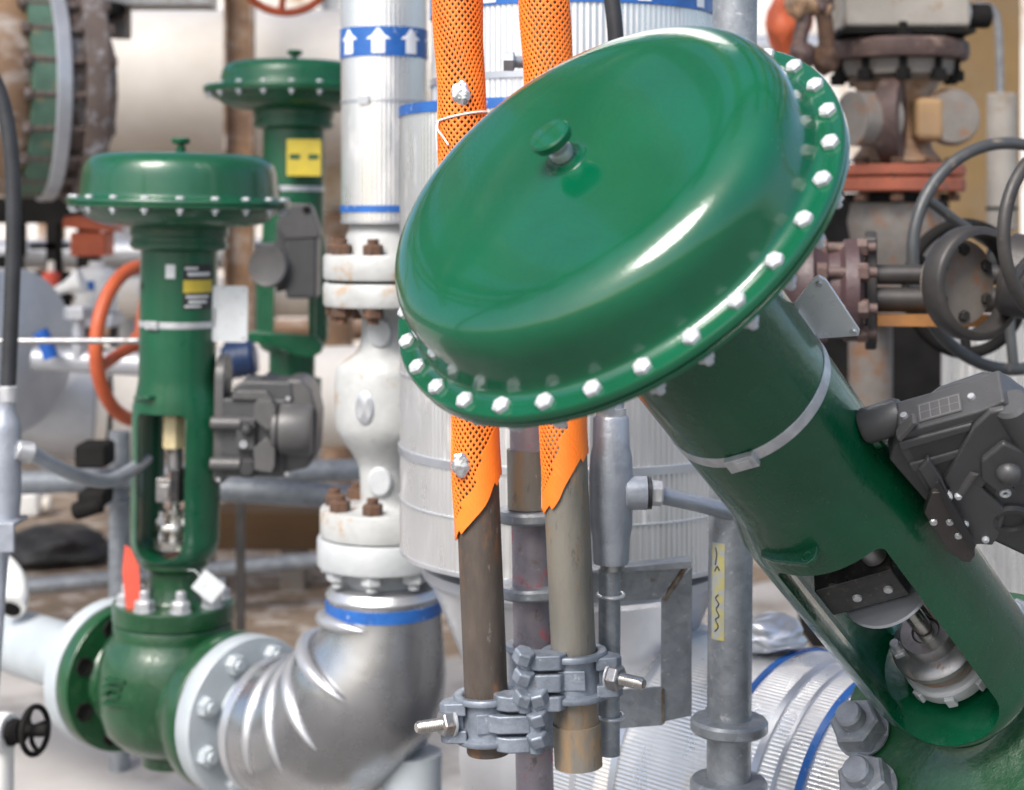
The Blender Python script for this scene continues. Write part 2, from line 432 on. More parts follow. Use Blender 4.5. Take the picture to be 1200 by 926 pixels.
def actuator(root, M, nb, phase, dome_h, gm, gd, zw0, zw1, zb, winrot=R_(-26), detail=True, dome_r=.243, rim=.275, rc=.094, ry=.1005, Mc=None, gc=None):
    Mc = Mc or M
    rs = dome_r
    prof = [(0, dome_h), (.06, dome_h), (rs * .5, dome_h * .998), (rs * .72, dome_h * .985), (rs * .82, dome_h * .955), (rs * .90, dome_h * .88), (rs * .95, dome_h * .77),
            (rs * .98, dome_h * .60), (rs * .995, dome_h * .36), (rs + .001, .020), (rs + .004, .012), (rs + .011, .008), (rim - .010, .0075)]
    prof = spline(prof, 5) + [(rim - .002, .0072), (rim, .005), (rim, -.002), (rim - .003, -.003), (0, -.003)]
    MB(M).lathe(prof, 128).build('upper_casing', gm, root, smooth=45)
    lo = [(0, -.004), (rim - .004, -.004), (rim - .001, -.006), (rim - .001, -.011), (rim - .004, -.0125), (.252, -.0135)]
    lo += spline([(.244, -.017), (.236, -.028), (.218, -.044), (.19, -.055), (.15, -.061), (.125, -.063)], 4) + [(.118, -.064), (0, -.064)]
    MB(M).lathe(lo, 128).build('lower_casing', gd, root, smooth=45)
    # bolts: head and washer above, nut below
    mb = MB(); mb.hexa(.0100, .0075, chamfer=.35)
    mb.hexa(.0095, .007, T(0, 0, -.0285)); mb.cyl((0, 0, -.0285), (0, 0, -.036), .0045, 10)
    mb.cyl((0, 0, -.0215), (0, 0, .001), .004, 8)
    bme = lmesh(mb, 'flange_bolt', white_bolt)
    for k in range(nb):
        a = phase + 2 * PI * k / nb
        inst(bme, 'flange_bolt', root, M @ RZ(a) @ T(.262, 0, .0075) @ RZ(1.7 * k))
    # vent cap on the dome
    v = MB(M @ T(0, 0, dome_h - .002))
    v.lathe([(0, 0), (.026, 0), (.024, .004), (.016, .006), (0, .006)], 32)
    vent = v.build('vent_boss', gm, root)
    v = MB(M @ T(0, 0, dome_h)); v.lathe([(0, 0), (.0115, 0), (.0115, .005), (.0130, .008), (.0130, .014), (.009, .017), (.009, .026), (0, .026)], 24)
    v.build('vent_stem', zinc if detail else gd, vent)
    v = MB(M @ T(0, 0, dome_h + .022))
    v.lathe([(0, 0), (.016, .0), (.022, .004), (.0235, .008), (.0235, .013), (.0215, .0155), (.012, .017), (0, .0172)], 40)
    v.build('vent_cap', gm, vent)
    # neck collar
    MB(Mc).lathe([(0, -.062), (.123, -.062), (.123, -.082), (.119, -.086), (.119, -.098), (.122, -.100), (.122, -.112), (.112, -.118), (.1, -.120), (0, -.120)], 64).build('neck_collar', gd, root)
    # yoke: hollow casting with two windows
    body = MB().lathe([(0, -.10), (rc, -.10), (rc, -.42), (rc + (ry - rc) * .06, -.44), (rc + (ry - rc) * .15, -.45), (rc + (ry - rc) * .5, -.48), (rc + (ry - rc) * .85, -.51), (ry, -.54), (ry, -.64), (ry, -.74), (ry, zb + .055), (ry, zb + .045), (ry - .0025, zb + .022), (ry - .010, zb + .006), (ry - .020, zb), (0, zb)], 96)
    for q in body.v:
        if q.z < -.455:
            an = math.atan2(q.y, q.x) - winrot
            k = abs(math.cos(an)) ** 5 * min(1, (-.455 - q.z) / .06)
            k *= min(1, max(0, (q.z - zb) / .05))
            rr_ = math.hypot(q.x, q.y)
            if rr_ > .02: q.x *= 1 + .011 * k / rr_; q.y *= 1 + .011 * k / rr_
    cav = MB().lathe([(0, zw1 + .01), (ry - .022, zw1 + .01), (ry - .021, zw0 + .012), (ry - .04, zw0), (0, zw0)], 64)
    wz = rrect(-ry * .66, zw0 - .02, ry * .60, zw1, .05, .014)
    cut = MB(RZ(winrot)).prism(wz, -.2, .2, axis='y')
    yb = booled(body, [cav, cut])
    y = MB(Mc); y.add(yb.v, yb.f)
    yoke = y.build('yoke', gc or gm, root, smooth=38)
    # strap round the column with its buckle
    b = MB(Mc); b.band(rc - .0008, rc + .0014, -.310, -.294, seg=96)
    b.box(-.018, -.004, -.312, .018, .004, -.292, RZ(R_(-28)) @ T(0, -rc - .0045, 0)); b.box(-.006, -.006, -.309, .012, .004, -.295, RZ(R_(-28)) @ T(0, -rc - .005, 0))
    b.build('hose_strap', zinc, yoke, bevel=.0008)
    # lug on the column foot
    l = MB(Mc @ RZ(R_(-46)))
    lug = [(-.046, -rc + .01), (-.040, -rc - .006), (-.02, -rc - .013), (.015, -rc - .018), (.034, -rc - .020), (.042, -rc - .014), (.044, -rc - .004), (.040, -rc + .014)]
    l.prism(lug, -.482, -.474, RY(R_(-7)) @ T(-.057, 0, 0))
    l.lathe([(.004, -.4735), (.0085, -.4735), (.0095, -.478), (.0085, -.4835), (.004, -.4835)], 20, RY(R_(-7)) @ T(-.057 + .032, -rc - .008, 0), closed=True)
    l.build('yoke_lug', gc or gm, yoke, bevel=.002)
    return yoke

def bracket_plate(root, M, x0=.088, z0=-.335, z1=-.215):
    "pale plate standing out from the column"
    p = MB(M); p.prism(rrect(x0, z0, x0 + .088, z1, .008, .008), -.030, -.026, axis='y')
    p.box(x0 - .012, -.030, z0 + .035, x0 + .012, .02, z0 + .085)
    pl = p.build('bracket_plate', plate_w, root, bevel=.0006)
    for (x, z) in ((x0 + .078, z0 + .011), (x0 + .078, z1 - .011)):
        MB(M).lathe([(0, 0), (.0045, 0), (.0035, .003), (0, .003)], 12, frame((x, -.030, z), (0, -1, 0))).build('screw', zinc, pl)
    return pl

# ---- the big tilted valve in front
N_ = Vector((-.52155, -.50261, .68947)).normalized()
U_ = Vector((.06, 1, 0)).cross(N_).normalized()
Y_ = N_.cross(U_)
MV = Matrix((U_, Y_, N_)).transposed().to_4x4()
MV.translation = Vector((.10216, 1.77695, -.00191 + CZ)) - N_ * .011
u0 = N_.cross(Vector((0, 0, 1))).normalized(); w0 = N_.cross(u0)
bd = math.cos(4.17217) * u0 + math.sin(4.17217) * w0
ph_big = math.atan2(bd.dot(Y_), bd.dot(U_))
ROOTBIG = MV @ T(0, 0, -1.30)
big = thing('control_valve', 'big tilted green control valve with shiny domed diaphragm casing in the foreground', 'control valve', ROOTBIG, 'green diaphragm control valves')
ZW0, ZW1, ZB = -.900, -.520, -.945
MC2 = MV @ T(.007, 0, 0) @ RY(R_(-1.2))
yk = actuator(big, MV, 30, ph_big, .097, green, green, ZW0, ZW1, ZB, rc=.104, ry=.112, Mc=MC2, dome_r=.245, gc=green_c)
p = MB(MV @ RZ(R_(-30))); p.prism([(.080, -.268), (.100, -.238), (.138, -.209), (.146, -.207), (.151, -.216), (.1525, -.304), (.148, -.311), (.080, -.293)], .058, .062, axis='y')
p.box(.078, .020, -.290, .104, .058, -.245)
pl = p.build('bracket_plate', plate_w, big, bevel=.0006)
for (x, z) in ((.142, -.217), (.146, -.302)):
    MB(MV @ RZ(R_(-30))).lathe([(0, 0), (.0045, 0), (.0035, .003), (0, .003)], 12, frame((x, .058, z), (0, -1, 0))).build('screw', zinc, pl)
MVR = MV
MV = MC2
# stem train seen through the window
s = MB(MV); s.cyl((.006, -.034, -.50), (.006, -.034, -.612), .0165, 24, bev=.002); s.build('actuator_stem', steel_d, big)
MW = MV @ RZ(R_(-25))
s = MB(MW); s.box(-.066, -.056, -.668, .040, .030, -.612); s.box(-.058, -.030, -.612, -.022, .026, -.57)
cb = s.build('coupling_block', black_m, big, bevel=.003)
for x in (-.022, .020): MB(MW).lathe([(0, 0), (.0065, 0), (.0055, .003), (0, .005)], 14, frame((x, -.056, -.645), (0, -1, 0))).build('block_screw', zinc, cb)
s = MB(MV); s.lathe([(0, -.684), (.060, -.684), (.062, -.681), (.060, -.678), (0, -.678)], 48, T(-.006, -.022, 0)); s.build('travel_disc', sheet, big)
s = MB(MV @ T(0, 0, -.028)); s.cyl((0, 0, -.64), (0, 0, -.80), .0125, 24); s.build('valve_stem', steel, big)
s = MB(MV @ T(0, 0, -.028)); s.cyl((.020, .022, -.66), (.020, .022, -.80), .009, 20); s.build('guide_rod', steel, big)
s = MB(MV @ T(0, 0, -.028))
s.lathe([(0, -.790), (.017, -.790), (.020, -.793), (.020, -.788), (.036, -.788), (.038, -.791), (.038, -.806), (.056, -.810), (.060, -.814), (.060, -.822), (.056, -.826), (0, -.826)], 48)
pk = s.build('packing_flange', steel_d, big)
for x in (-.046, .046):
    s = MB(MW @ T(0, 0, -.028)); s.hexa(.0125, .012, T(x, -.006, -.814)); s.cyl((x, -.006, -.803), (x, -.006, -.788), .0065, 14)
    s.build('packing_nut', zinc, pk, bevel=.0008)
s = MB(MV @ T(0, 0, -.028)); s.lathe([(0, -.826), (.050, -.826), (.053, -.829), (.053, -.842), (.047, -.846), (.047, -.852), (0, -.852)], 48); s.build('packing_box', grey_r, big)
s = MB(MV @ T(0, 0, -.028)); s.lathe([(0, -.850), (.058, -.850), (.061, -.854), (.061, -.870), (.056, -.878), (0, -.878)], 40)
for k in range(8):
    s.box(.055, -.007, -.874, .066, .007, -.856, RZ(2 * PI * k / 8 + .3))
s.build('yoke_lock_nut', white_p, big, bevel=.002)
# bonnet, studs and body
b = MB(MV)
b.lathe([(0, ZB + .002), (.070, ZB + .002), (.072, -.985), (.085, -.995), (.184, -.997), (.189, -1.002), (.189, -1.052), (.183, -1.056), (.16, -1.058), (.155, -1.075), (.165, -1.14), (.150, -1.24), (.10, -1.28), (0, -1.285)], 96, T(-.014, .004, 0))
b.build('valve_body', green_b, big, smooth=40)
mb = MB(); mb.lathe([(0, 0), (.040, 0), (.040, .004), (0, .004)], 32); mb.hexa(.0375, .032, z0=.004, chamfer=.12); mb.lathe([(0, .03), (.0205, .03), (.0205, .052), (.0175, .056), (0, .056)], 24)
bme = lmesh(mb, 'body_stud', galv)
for k, (x, y) in enumerate(((-.132, .065), (-.164, -.018), (.136, .05))):
    inst(bme, 'body_stud', big, MVR @ T(x, y, -.995) @ RZ(.4 + k * .8))

# ---- the upright valve at the left
ML = Matrix.Translation(P(211, 237, 4.09)) @ RY(R_(1.0)) @ RX(R_(.5))
left = thing('control_valve', 'upright green control valve with silver bonnet nuts and red tag between white pipe flanges', 'control valve',
             ML @ T(0, 0, -1.40), 'green diaphragm control valves')
actuator(left, ML, 20, -PI / 2 - .114, .122, green_d, green_d, -.862, -.520, -.895, winrot=R_(-13), detail=False, rc=.095, ry=.1025)
bracket_plate(left, ML, x0=.090, z0=-.345, z1=-.205)
# labels on the column
def colpatch(M, r, a0, a1, z0, z1, t=.0012, n=8):
    m = MB(M)
    A = [R_(a0 + (a1 - a0) * k / n) for k in range(n + 1)]
    pts = [(r * math.cos(a), r * math.sin(a)) for a in A] + [((r - t - .002) * math.cos(a), (r - t - .002) * math.sin(a)) for a in reversed(A)]
    return m.prism(pts, z0, z1)
m = colpatch(ML, .0955, -72, -22, -.262, -.152); lab = m.build('rating_plate', tag_bk, left)
m = colpatch(ML, .0965, -72, -22, -.221, -.190); m.build('warning_strip', yellow, lab)
for (z0, z1, a0, a1) in ((-.165, -.158, -70, -50), (-.180, -.171, -66, -28), (-.234, -.228, -68, -30), (-.247, -.240, -64, -34), (-.257, -.252, -70, -44), (-.186, -.152, -98, -84)):
    colpatch(ML, .0967, a0, a1, z0, z1).build('plate_print', tag_wh, lab)
m = MB(ML @ RZ(R_(-58)) @ T(0, -.0972, -.2055)); m.prism([(-.009, -.008), (.009, -.008), (0, .008)], -.0006, .0006, axis='y'); m.build('warning_triangle', tag_bk, lab)
# stem train
s = MB(ML @ RZ(R_(-10))); s.hexa(.030, .085, T(0, -.018, -.612)); s.build('stem_connector', brass, left, bevel=.003)
s = MB(ML); s.cyl((0, -.01, -.50), (0, -.01, -.70), .019, 20); s.build('actuator_stem', steel_d, left)
s = MB(ML @ RZ(R_(-12))); s.box(-.034, -.045, -.745, .028, .02, -.685); s.box(-.020, -.05, -.735, .002, -.045, -.70); s.build('coupling_block', steel_d, left, bevel=.004)
s = MB(ML @ RZ(R_(-12))); s.box(.004, -.047, -.742, .028, .0, -.66); s.build('coupling_clamp', black_m, left, bevel=.003)
s = MB(ML); s.cyl((0, 0, -.74), (0, 0, -.87), .012, 20); s.build('valve_stem', steel, left)
s = MB(ML); s.lathe([(0, -.765), (.03, -.765), (.03, -.775), (.018, -.775), (.018, -.80), (.048, -.80), (.05, -.803), (.05, -.815), (.022, -.818), (.022, -.84), (.055, -.842), (.055, -.862), (0, -.862)], 32)
pk = s.build('packing_flange', steel, left)
for a in (-150, -30, 90):
    s = MB(ML); s.hexa(.012, .012, RZ(R_(a)) @ T(.036, 0, -.800)); s.cyl((.036 * math.cos(R_(a)), .036 * math.sin(R_(a)), -.84), (.036 * math.cos(R_(a)), .036 * math.sin(R_(a)), -.772), .006, 10)
    s.build('packing_nut', zinc, pk)
# bonnet and body
s = MB(ML); s.lathe([(0, -.885), (.082, -.885), (.084, -.890), (.084, -.905), (.078, -.912), (.066, -.918), (.064, -.925), (.064, -.985), (.072, -.995), (.148, -.998), (.151, -1.001), (.151, -1.040), (.148, -1.043), (0, -1.043)], 64)
s.build('bonnet', green_b, left, smooth=40)
DV = Vector((math.cos(R_(42)), -math.sin(R_(42)), 0))
BC = ML @ Vector((0, 0, -1.225))
BC = BC + DV * .036
MB_ = frame(BC, DV, (0, 0, 1))                       # local z along the pipe run
b = MB(ML); b.lathe([(0, -1.0455), (.147, -1.0455), (.149, -1.05), (.149, -1.072), (.150, -1.08), (.166, -1.10), (.180, -1.14), (.185, -1.20), (.181, -1.26), (.162, -1.315), (.125, -1.35), (.085, -1.368), (.075, -1.376), (.072, -1.402), (0, -1.406)], 80)
b.M = MB_
b.lathe([(0, -.264), (.186, -.264), (.187, -.262), (.187, -.222), (.185, -.219), (.122, -.218), (.112, -.205), (.112, -.1), (.14, 0), (.138, .12), (.142, .162), (.185, .172), (.187, .175), (.187, .220), (.185, .223), (0, .223)], 80)
# cast lettering-like ribs on the barrel
b.M = ML @ RZ(R_(-20))
for (x0, x1, z) in ((-.075, -.02, -1.155), (-.08, -.03, -1.172), (-.082, -.07, -1.19), (-.06, -.035, -1.192), (-.08, .0, -1.212)):
    b.box(x0, -.186, z - .004, x1, -.155, z + .004)
body = b.build('valve_body', green_b, left, smooth=40)
mb = MB(); mb.lathe([(0, 0), (.028, 0), (.028, .003), (0, .003)], 24); mb.hexa(.0245, .024, z0=.003); mb.lathe([(0, .02), (.0125, .02), (.0125, .048), (.010, .051), (0, .051)], 16)
bme = lmesh(mb, 'bonnet_nut', zinc)
for k in range(8):
    a = R_(-90 + 22.5 - 3) + 2 * PI * k / 8
    inst(bme, 'bonnet_nut', left, ML @ RZ(a) @ T(.116, 0, -.998) @ RZ(k * .9))
# stud holes facing the viewer: dark hex discs stand in for their shaded depth
mb = MB(); mb.band(.0185, .0255, -.002, .005, seg=6); mb.lathe([(0, -.001), (.0186, -.001), (.0186, .0012), (0, .0012)], 6)
hme = lmesh(mb, 'stud_hole_shade', dark_st)
mb = MB(); mb.hexa(.0245, .022); mb.cyl((0, 0, .022), (0, 0, .034), .0125, 16)
for k in range(8):
    a = R_(22.5) + 2 * PI * k / 8
    inst(hme, 'stud_hole_shade', left, MB_ @ RZ(a) @ T(.148, 0, -.218) @ RZ(.4 * k))
# tags hanging at the bonnet
t = MB(ML @ T(-.088, -.085, -.925) @ RY(R_(-6))); t.prism([(-.018, -.075), (.002, -.085), (.02, -.04), (.022, .03), (.006, .075), (-.008, .085), (-.02, .02)], -.002, .002, axis='y')
tg = t.build('red_tag', red_tag, None); props(tg, 'torn red tag hanging at the foot of the upright valve yoke', 'tag')
t = MB(ML @ T(.105, -.105, -.935) @ RY(R_(38))); t.prism(rrect(-.032, -.028, .032, .028, .004, .004), -.0015, .0015, axis='y')
t.M = ML; t.sweep(spline([(.05, -.088, -.90), (.07, -.10, -.898), (.085, -.105, -.912)], 4), .0012, 6)
tg = t.build('wired_tag', plate_w, None); props(tg, 'small pale metal tag wired beside the bonnet nuts of the upright valve', 'tag')

# ---- the far valve
MFv = Matrix.Translation(P(345, 106, 5.03)) @ RY(R_(.5))
far = thing('control_valve', 'blurred green control valve in the background with a yellow tag on its column', 'control valve', MFv @ T(0, 0, -1.30), 'green diaphragm control valves')
actuator(far, MFv, 20, .1, .085, green_far, green_far, -.78, -.50, -.80, winrot=R_(15), detail=False, dome_r=.225)
m = MB(MFv); m.lathe([(0, -.80), (.07, -.80), (.07, -.88), (.09, -.885), (.09, -.93), (0, -.93)], 48); m.lathe([(0, -.93), (.06, -.93), (.07, -1.15), (.05, -1.25), (0, -1.25)], 48)
m.build('valve_body', green_far, far)
m = MB(MFv); m.prism(rrect(-.005, -.265, .098, -.155, .004, .004), -.125, -.122, axis='y'); tg = m.build('yellow_tag', yellow, far)
for x in (.004, .060): MB(MFv).prism(rrect(x, -.215, x + .031, -.200, .004, .004), -.127, -.125, axis='y').build('tag_print', green_far, tg)
m = MB(MFv); pts = [(-.12, -.74), (-.10, -.728), (.0, -.735), (.09, -.742), (.112, -.765), (.108, -.79), (.075, -.808), (.03, -.800), (-.04, -.772), (-.10, -.762)]
m.prism(pts, -.16, -.13, axis='y'); m.build('yoke_foot', green_far, far, bevel=.006)

# ------------------------------------------------------------------ pipework of the upright valve
inl = thing('pipe_spool', 'pale grey flanged pipe running out of frame behind the upright valve', 'pipe', T(*(BC + DV * -.30)) )
m = MB(MB_); m.lathe([(0, -.268), (.187, -.268), (.189, -.271), (.189, -.318), (.186, -.321), (.11, -.322), (.105, -.34), (.092, -.40), (.088, -.47), (.088, -1.5), (0, -1.5)], 80)
m.build('flanged_pipe', pale_p, inl)
mb = MB(); mb.hexa(.0245, .022); mb.cyl((0, 0, .02), (0, 0, .034), .0125, 16)
nme = lmesh(mb, 'flange_nut', pale_p)
for k in range(8):
    inst(nme, 'flange_nut', inl, MB_ @ RZ(R_(22.5) + 2 * PI * k / 8) @ T(.150, 0, -.321) @ RX(PI))
out = thing('flange', 'pale grey bolted flange between the upright green valve and the aluminium elbow', 'flange', T(*(BC + DV * .2)))
m = MB(MB_); m.lathe([(0, .228), (.187, .228), (.189, .231), (.189, .274), (.186, .278), (.105, .280), (.10, .30), (.10, .37), (0, .37)], 80)
m.build('flange_ring', pale_p, out)
for k in range(8):
    inst(nme, 'flange_nut', out, MB_ @ RZ(R_(22.5) + 2 * PI * k / 8) @ T(.150, 0, .278) @ RZ(k))

# clad elbow from the flange up to the white valve
E0 = BC + DV * .345
AX = P(450, 250, 3.60)
AX = Vector((AX.x, AX.y, 0))
s_end = (AX - Vector((BC.x, BC.y, 0))).dot(DV)
side = AX - Vector((BC.x, BC.y, 0)) - DV * s_end
RB = .315
pts, rad = [], []
def erad(t):
    q = max(0, (t - .62) / .38)
    return .162 - .035 * q * q * (3 - 2 * q) + .012 * math.sin(PI * t)
def elbow_pt(t):          # t in 0..1 along the bend
    a = t * PI / 2
    return BC + DV * (s_end - RB + RB * math.sin(a)) + side * t + Vector((0, 0, RB * (1 - math.cos(a))))
pts = [E0, E0 + DV * .02]; rad = [.150, .157]
for k in range(0, 25):
    t = k / 24
    pts.append(elbow_pt(t)); rad.append(erad(t))
zt = P(450, 697, 3.60).z
pts.append(Vector((pts[-1].x, pts[-1].y, zt))); rad.append(.124)
elbow = thing('clad_elbow', 'smooth aluminium clad pipe elbow with raised gore seams and a blue band at its neck', 'pipe elbow', T(E0.x + .2, E0.y - .2, 0))
MB(frame(E0 + DV * .022, DV, (0, 0, 1))).band(.150, .1605, -.012, .012, seg=72).build('lap_band', clad_s, elbow)
MB().sweep(pts, rad, 72).build('elbow_shell', elb, elbow, smooth=60)
for t in (.0, .20, .42, .66, .90):
    c = elbow_pt(max(t, 0)) + DV * min(0, t) * .5; d = (elbow_pt(max(.02, t + .02)) - elbow_pt(max(0, t - .02))).normalized()
    fr = frame(c, d, Vector((0, 0, 1)))
    rr = erad(max(t, 0))
    ps = []; rs_ = []
    for k in range(25):
        w = k / 24; a = R_(-14 + 126 * w)          # from the crown over the front
        lean = .055 * math.sin(w * 1.4)
        ps.append(fr @ Vector((rr * .997 * math.cos(a), rr * .997 * math.sin(a), lean))); rs_.append(.0008 + .0150 * math.sin(PI * min(1, .06 + .94 * w ** 1.3)) ** .7)
    MB().sweep(ps, rs_, 12).build('gore_bead', clad_s, elbow, smooth=60)
top = Vector((AX.x, AX.y, zt))
MA = Matrix.Translation((AX.x, AX.y, 0))
zz = lambda y: CZ - (y - 250) / F * 3.60
MB(MA).lathe([(.05, zt - .002), (.126, zt - .002), (.128, zt + .004), (.118, zt + .02), (.09, zt + .026), (.05, zt + .027)], 64, closed=True).build('neck_ring', clad_s, elbow)
MB(MA).band(.124, .1285, zz(716), zz(702), seg=64).build('blue_band', blue, elbow)
leg = thing('support_leg', 'pale grey stub leg under the aluminium elbow', 'pipe support', T(AX.x + .05, AX.y - .02, 0))
m = MB(); m.cyl((AX.x + .060, AX.y + .02, 0), (AX.x + .060, AX.y + .02, .46), .066, 40); m.build('leg', pale_p, leg)
m = MB(); m.box(AX.x - .07, AX.y - .125, 0.001, AX.x + .18, AX.y + .125, .012); m.build('base_plate', pale_p, leg)

# white valve above the elbow
wv = thing('globe_valve', 'rust stained white globe valve with bolted flanges above the aluminium elbow', 'valve', T(AX.x, AX.y, zt))
m = MB(MA)
m.lathe([(0, zt - .01), (.080, zt), (.080, zz(680)), (.078, zz(667)), (.145, zz(660)), (.1465, zz(658)), (.1465, zz(630)), (.144, zz(627)), (0, zz(627))], 72)
m.build('bottom_flange', white_p, wv)
m = MB(MA)
pr = [(0, zz(625)), (.138, zz(625)), (.140, zz(622)), (.140, zz(596)), (.137, zz(593)), (.06, zz(592))]
pr += spline([(.052, zz(588)), (.053, zz(555)), (.062, zz(538)), (.095, zz(512)), (.106, zz(495)), (.108, zz(465)), (.106, zz(437)), (.096, zz(426)), (.062, zz(412)), (.050, zz(395)), (.048, zz(372))], 4)
pr += [(.06, zz(360)), (.130, zz(358)), (.133, zz(355)), (.133, zz(334)), (.130, zz(331)), (0, zz(331))]
m.lathe(pr, 72); m.build('valve_body', white_rust, wv, smooth=50)
m = MB(MA); m.lathe([(0, zz(327)), (.130, zz(327)), (.133, zz(324)), (.133, zz(301)), (.130, zz(298)), (.088, zz(297)), (.082, zz(275)), (.07, zz(255)), (0, zz(255))], 72)
m.build('top_flange', white_rust, wv)
m = MB(MA); m.lathe([(0, zz(331)), (.122, zz(331)), (.122, zz(327)), (0, zz(327))], 48); m.build('gasket', dark_st, wv)
# oval boss, plugged hole
for (py, rx, rz_, mt, nm) in ((472, .021, .036, sheet, 'sight_boss'),):
    m = MB(MA @ RZ(R_(-18))); m.lathe([(0, 0), (rx, 0), (rx, .008), (rx * .8, .011), (0, .008)], 24, T(0, -.101, zz(py)) @ RX(PI / 2) @ Matrix.Diagonal((1, rz_ / rx, 1, 1)))
    m.build(nm, mt, wv)
for py in (560, 388):
    m = MB(MA @ RZ(R_(-5))); m.lathe([(0, 0), (.026, 0), (.026, .012), (.022, .016), (0, .015)], 24, T(0, -.046, zz(py)) @ RX(PI / 2) @ Matrix.Diagonal((1, 1.25, 1, 1))); m.build('side_boss', white_p, wv)
mb = MB(); mb.hexa(.023, .024); mb.cyl((0, 0, .02), (0, 0, .036), .0125, 14)
rme = lmesh(mb, 'flange_bolt', rust)
wme = lmesh(mb, 'flange_bolt', white_p)
for k in range(8):
    a = R_(-90 - 8) + 2 * PI * k / 8
    q = MA @ RZ(a)
    inst(rme, 'flange_bolt', wv, q @ T(.108, 0, zz(298.5)) @ RZ(k))
    inst(rme, 'flange_bolt', wv, q @ T(.108, 0, zz(357.5)) @ RX(PI) @ RZ(k))
    inst(rme, 'flange_bolt', wv, q @ T(.112, 0, zz(593)) @ RZ(k))
    inst(wme, 'flange_bolt', wv, q @ T(.118, 0, zz(660)) @ RX(PI) @ RZ(k))

# ------------------------------------------------------------------ clad vertical ducts
def clad_shell(mb, r, z0, z1, ribs, depth, seg=None, rows=1):
    n = seg or ribs * 6
    zs = [z0 + (z1 - z0) * k / rows for k in range(rows + 1)]
    return mb.lathe([(r - .004, z0), (r, z0)] + [(r, z) for z in zs[1:]] + [(r - .004, z1)], n, rib=(ribs, depth))

def arrow(mb, r, ang, z0, h, w):
    "an upward arrow lying on a cylinder"
    hw, sw = w / 2, w * .27
    rows = [(0, sw), (.55, sw), (.55, hw), (1.0, 0.0005)]
    vs, fs = [], []
    n = 6
    for (t, ww) in rows:
        for k in range(n + 1):
            a = ang + (2 * k / n - 1) * ww / r
            vs.append((r * math.cos(a), r * math.sin(a), z0 + t * h))
    for i in (0, 2):
        for k in range(n):
            fs.append((i * (n + 1) + k, i * (n + 1) + k + 1, (i + 1) * (n + 1) + k + 1, (i + 1) * (n + 1) + k))
    return mb.add(vs, fs)

ZT = 3.3
dA = thing('clad_pipe', 'slim aluminium clad riser with a blue arrow band above the white globe valve', 'clad pipe', T(AX.x, AX.y, zz(262)))
m = MB(MA); clad_shell(m, .093, zz(258), ZT, 60, .0009); m.build('cladding', clad, dA, smooth=60)
m = MB(MA); m.band(.06, .0955, zz(262), zz(258), seg=64); m.build('end_ring', clad_s, dA)
m = MB(MA); m.band(.090, .0962, zz(249), zz(241), seg=96); m.build('blue_band', blue, dA)
m = MB(MA); m.band(.090, .0958, zz(122), zz(119), seg=96); m.build('strap', sheet, dA)
m = MB(MA); m.box(-.012, -.100, zz(125), .012, -.094, zz(116), RZ(R_(-22))); m.build('strap_buckle', sheet, dA)
m = MB(MA); m.band(.090, .0962, zz(70), zz(36), seg=96); ab = m.build('arrow_band', blue, dA)
for k in range(8):
    a = R_(-90 - 48 + 45 * k)
    arrow(MB(MA), .0968, a, zz(67), .055, .054).build('arrow', white_v, ab, smooth=0)

AB = P(672, 250, 3.10); MBd = Matrix.Translation((AB.x, AB.y, 0))
zb_ = lambda y: CZ - (y - 250) / F * 3.0
dB = thing('clad_pipe', 'wide ribbed aluminium clad riser behind the scaffold tubes, with a blue rim band', 'clad pipe', T(AB.x, AB.y, zb_(660)))
m = MB(MBd); clad_shell(m, .326, zb_(650), zb_(135), 190, .0017); m.build('cladding', clad, dB, smooth=60)
m = MB(MBd); m.band(.25, .3305, zb_(135), zb_(123), seg=128); m.build('blue_band', blue, dB)
m = MB(MBd); m.band(.322, .3310, zb_(536), zb_(527), seg=128); m.build('strap', sheet, dB)
for y in (345, 440, 590): MB(MBd).band(.322, .3306, zb_(y), zb_(y - 1.2), seg=128).build('seam', clad_s, dB)
m = MB(MBd); m.lathe([(.20, zb_(655)), (.3285, zb_(655)), (.3285, zb_(650)), (.20, zb_(650))], 128, closed=True); m.build('bottom_ring', clad_s, dB)
m = MB(MBd); clad_shell(m, .266, zb_(160), ZT, 150, .0020); m.build('upper_cladding', clad, dB, smooth=60)
zc_ = lambda y: CZ - (y - 250) / F * 2.9
m = MB(MBd); m.band(.26, .2715, zc_(93), zc_(85), seg=128); m.build('upper_strap', sheet, dB)
m = MB(MBd); m.band(.26, .2715, zc_(8), zc_(-30), seg=128); ab = m.build('arrow_band', blue, dB)
for k in range(12):
    arrow(MB(MBd), .2722, R_(-90 + 25 + 30 * k), zc_(5), .045, .05).build('arrow', white_v, ab, smooth=0)
hop = thing('conical_hopper', 'plain sheet metal cone tapering down under the wide clad riser', 'hopper', T(AB.x, AB.y, .5))
m = MB(MBd); m.lathe([(.1, zb_(705)), (.278, zb_(690)), (.286, zb_(683)), (.286, zb_(672)), (.27, zb_(668)), (.1, zb_(666))], 96); m.build('rim', sheet, hop)
m = MB(MBd); m.lathe([(0, .25), (.055, .25), (.060, .45), (.272, zb_(690)), (0, zb_(690))], 96); m.build('cone', clad_s, hop)
m = MB(MBd); m.cyl((0, 0, 0), (0, 0, .25), .05, 32); m.build('outlet', galv, hop)

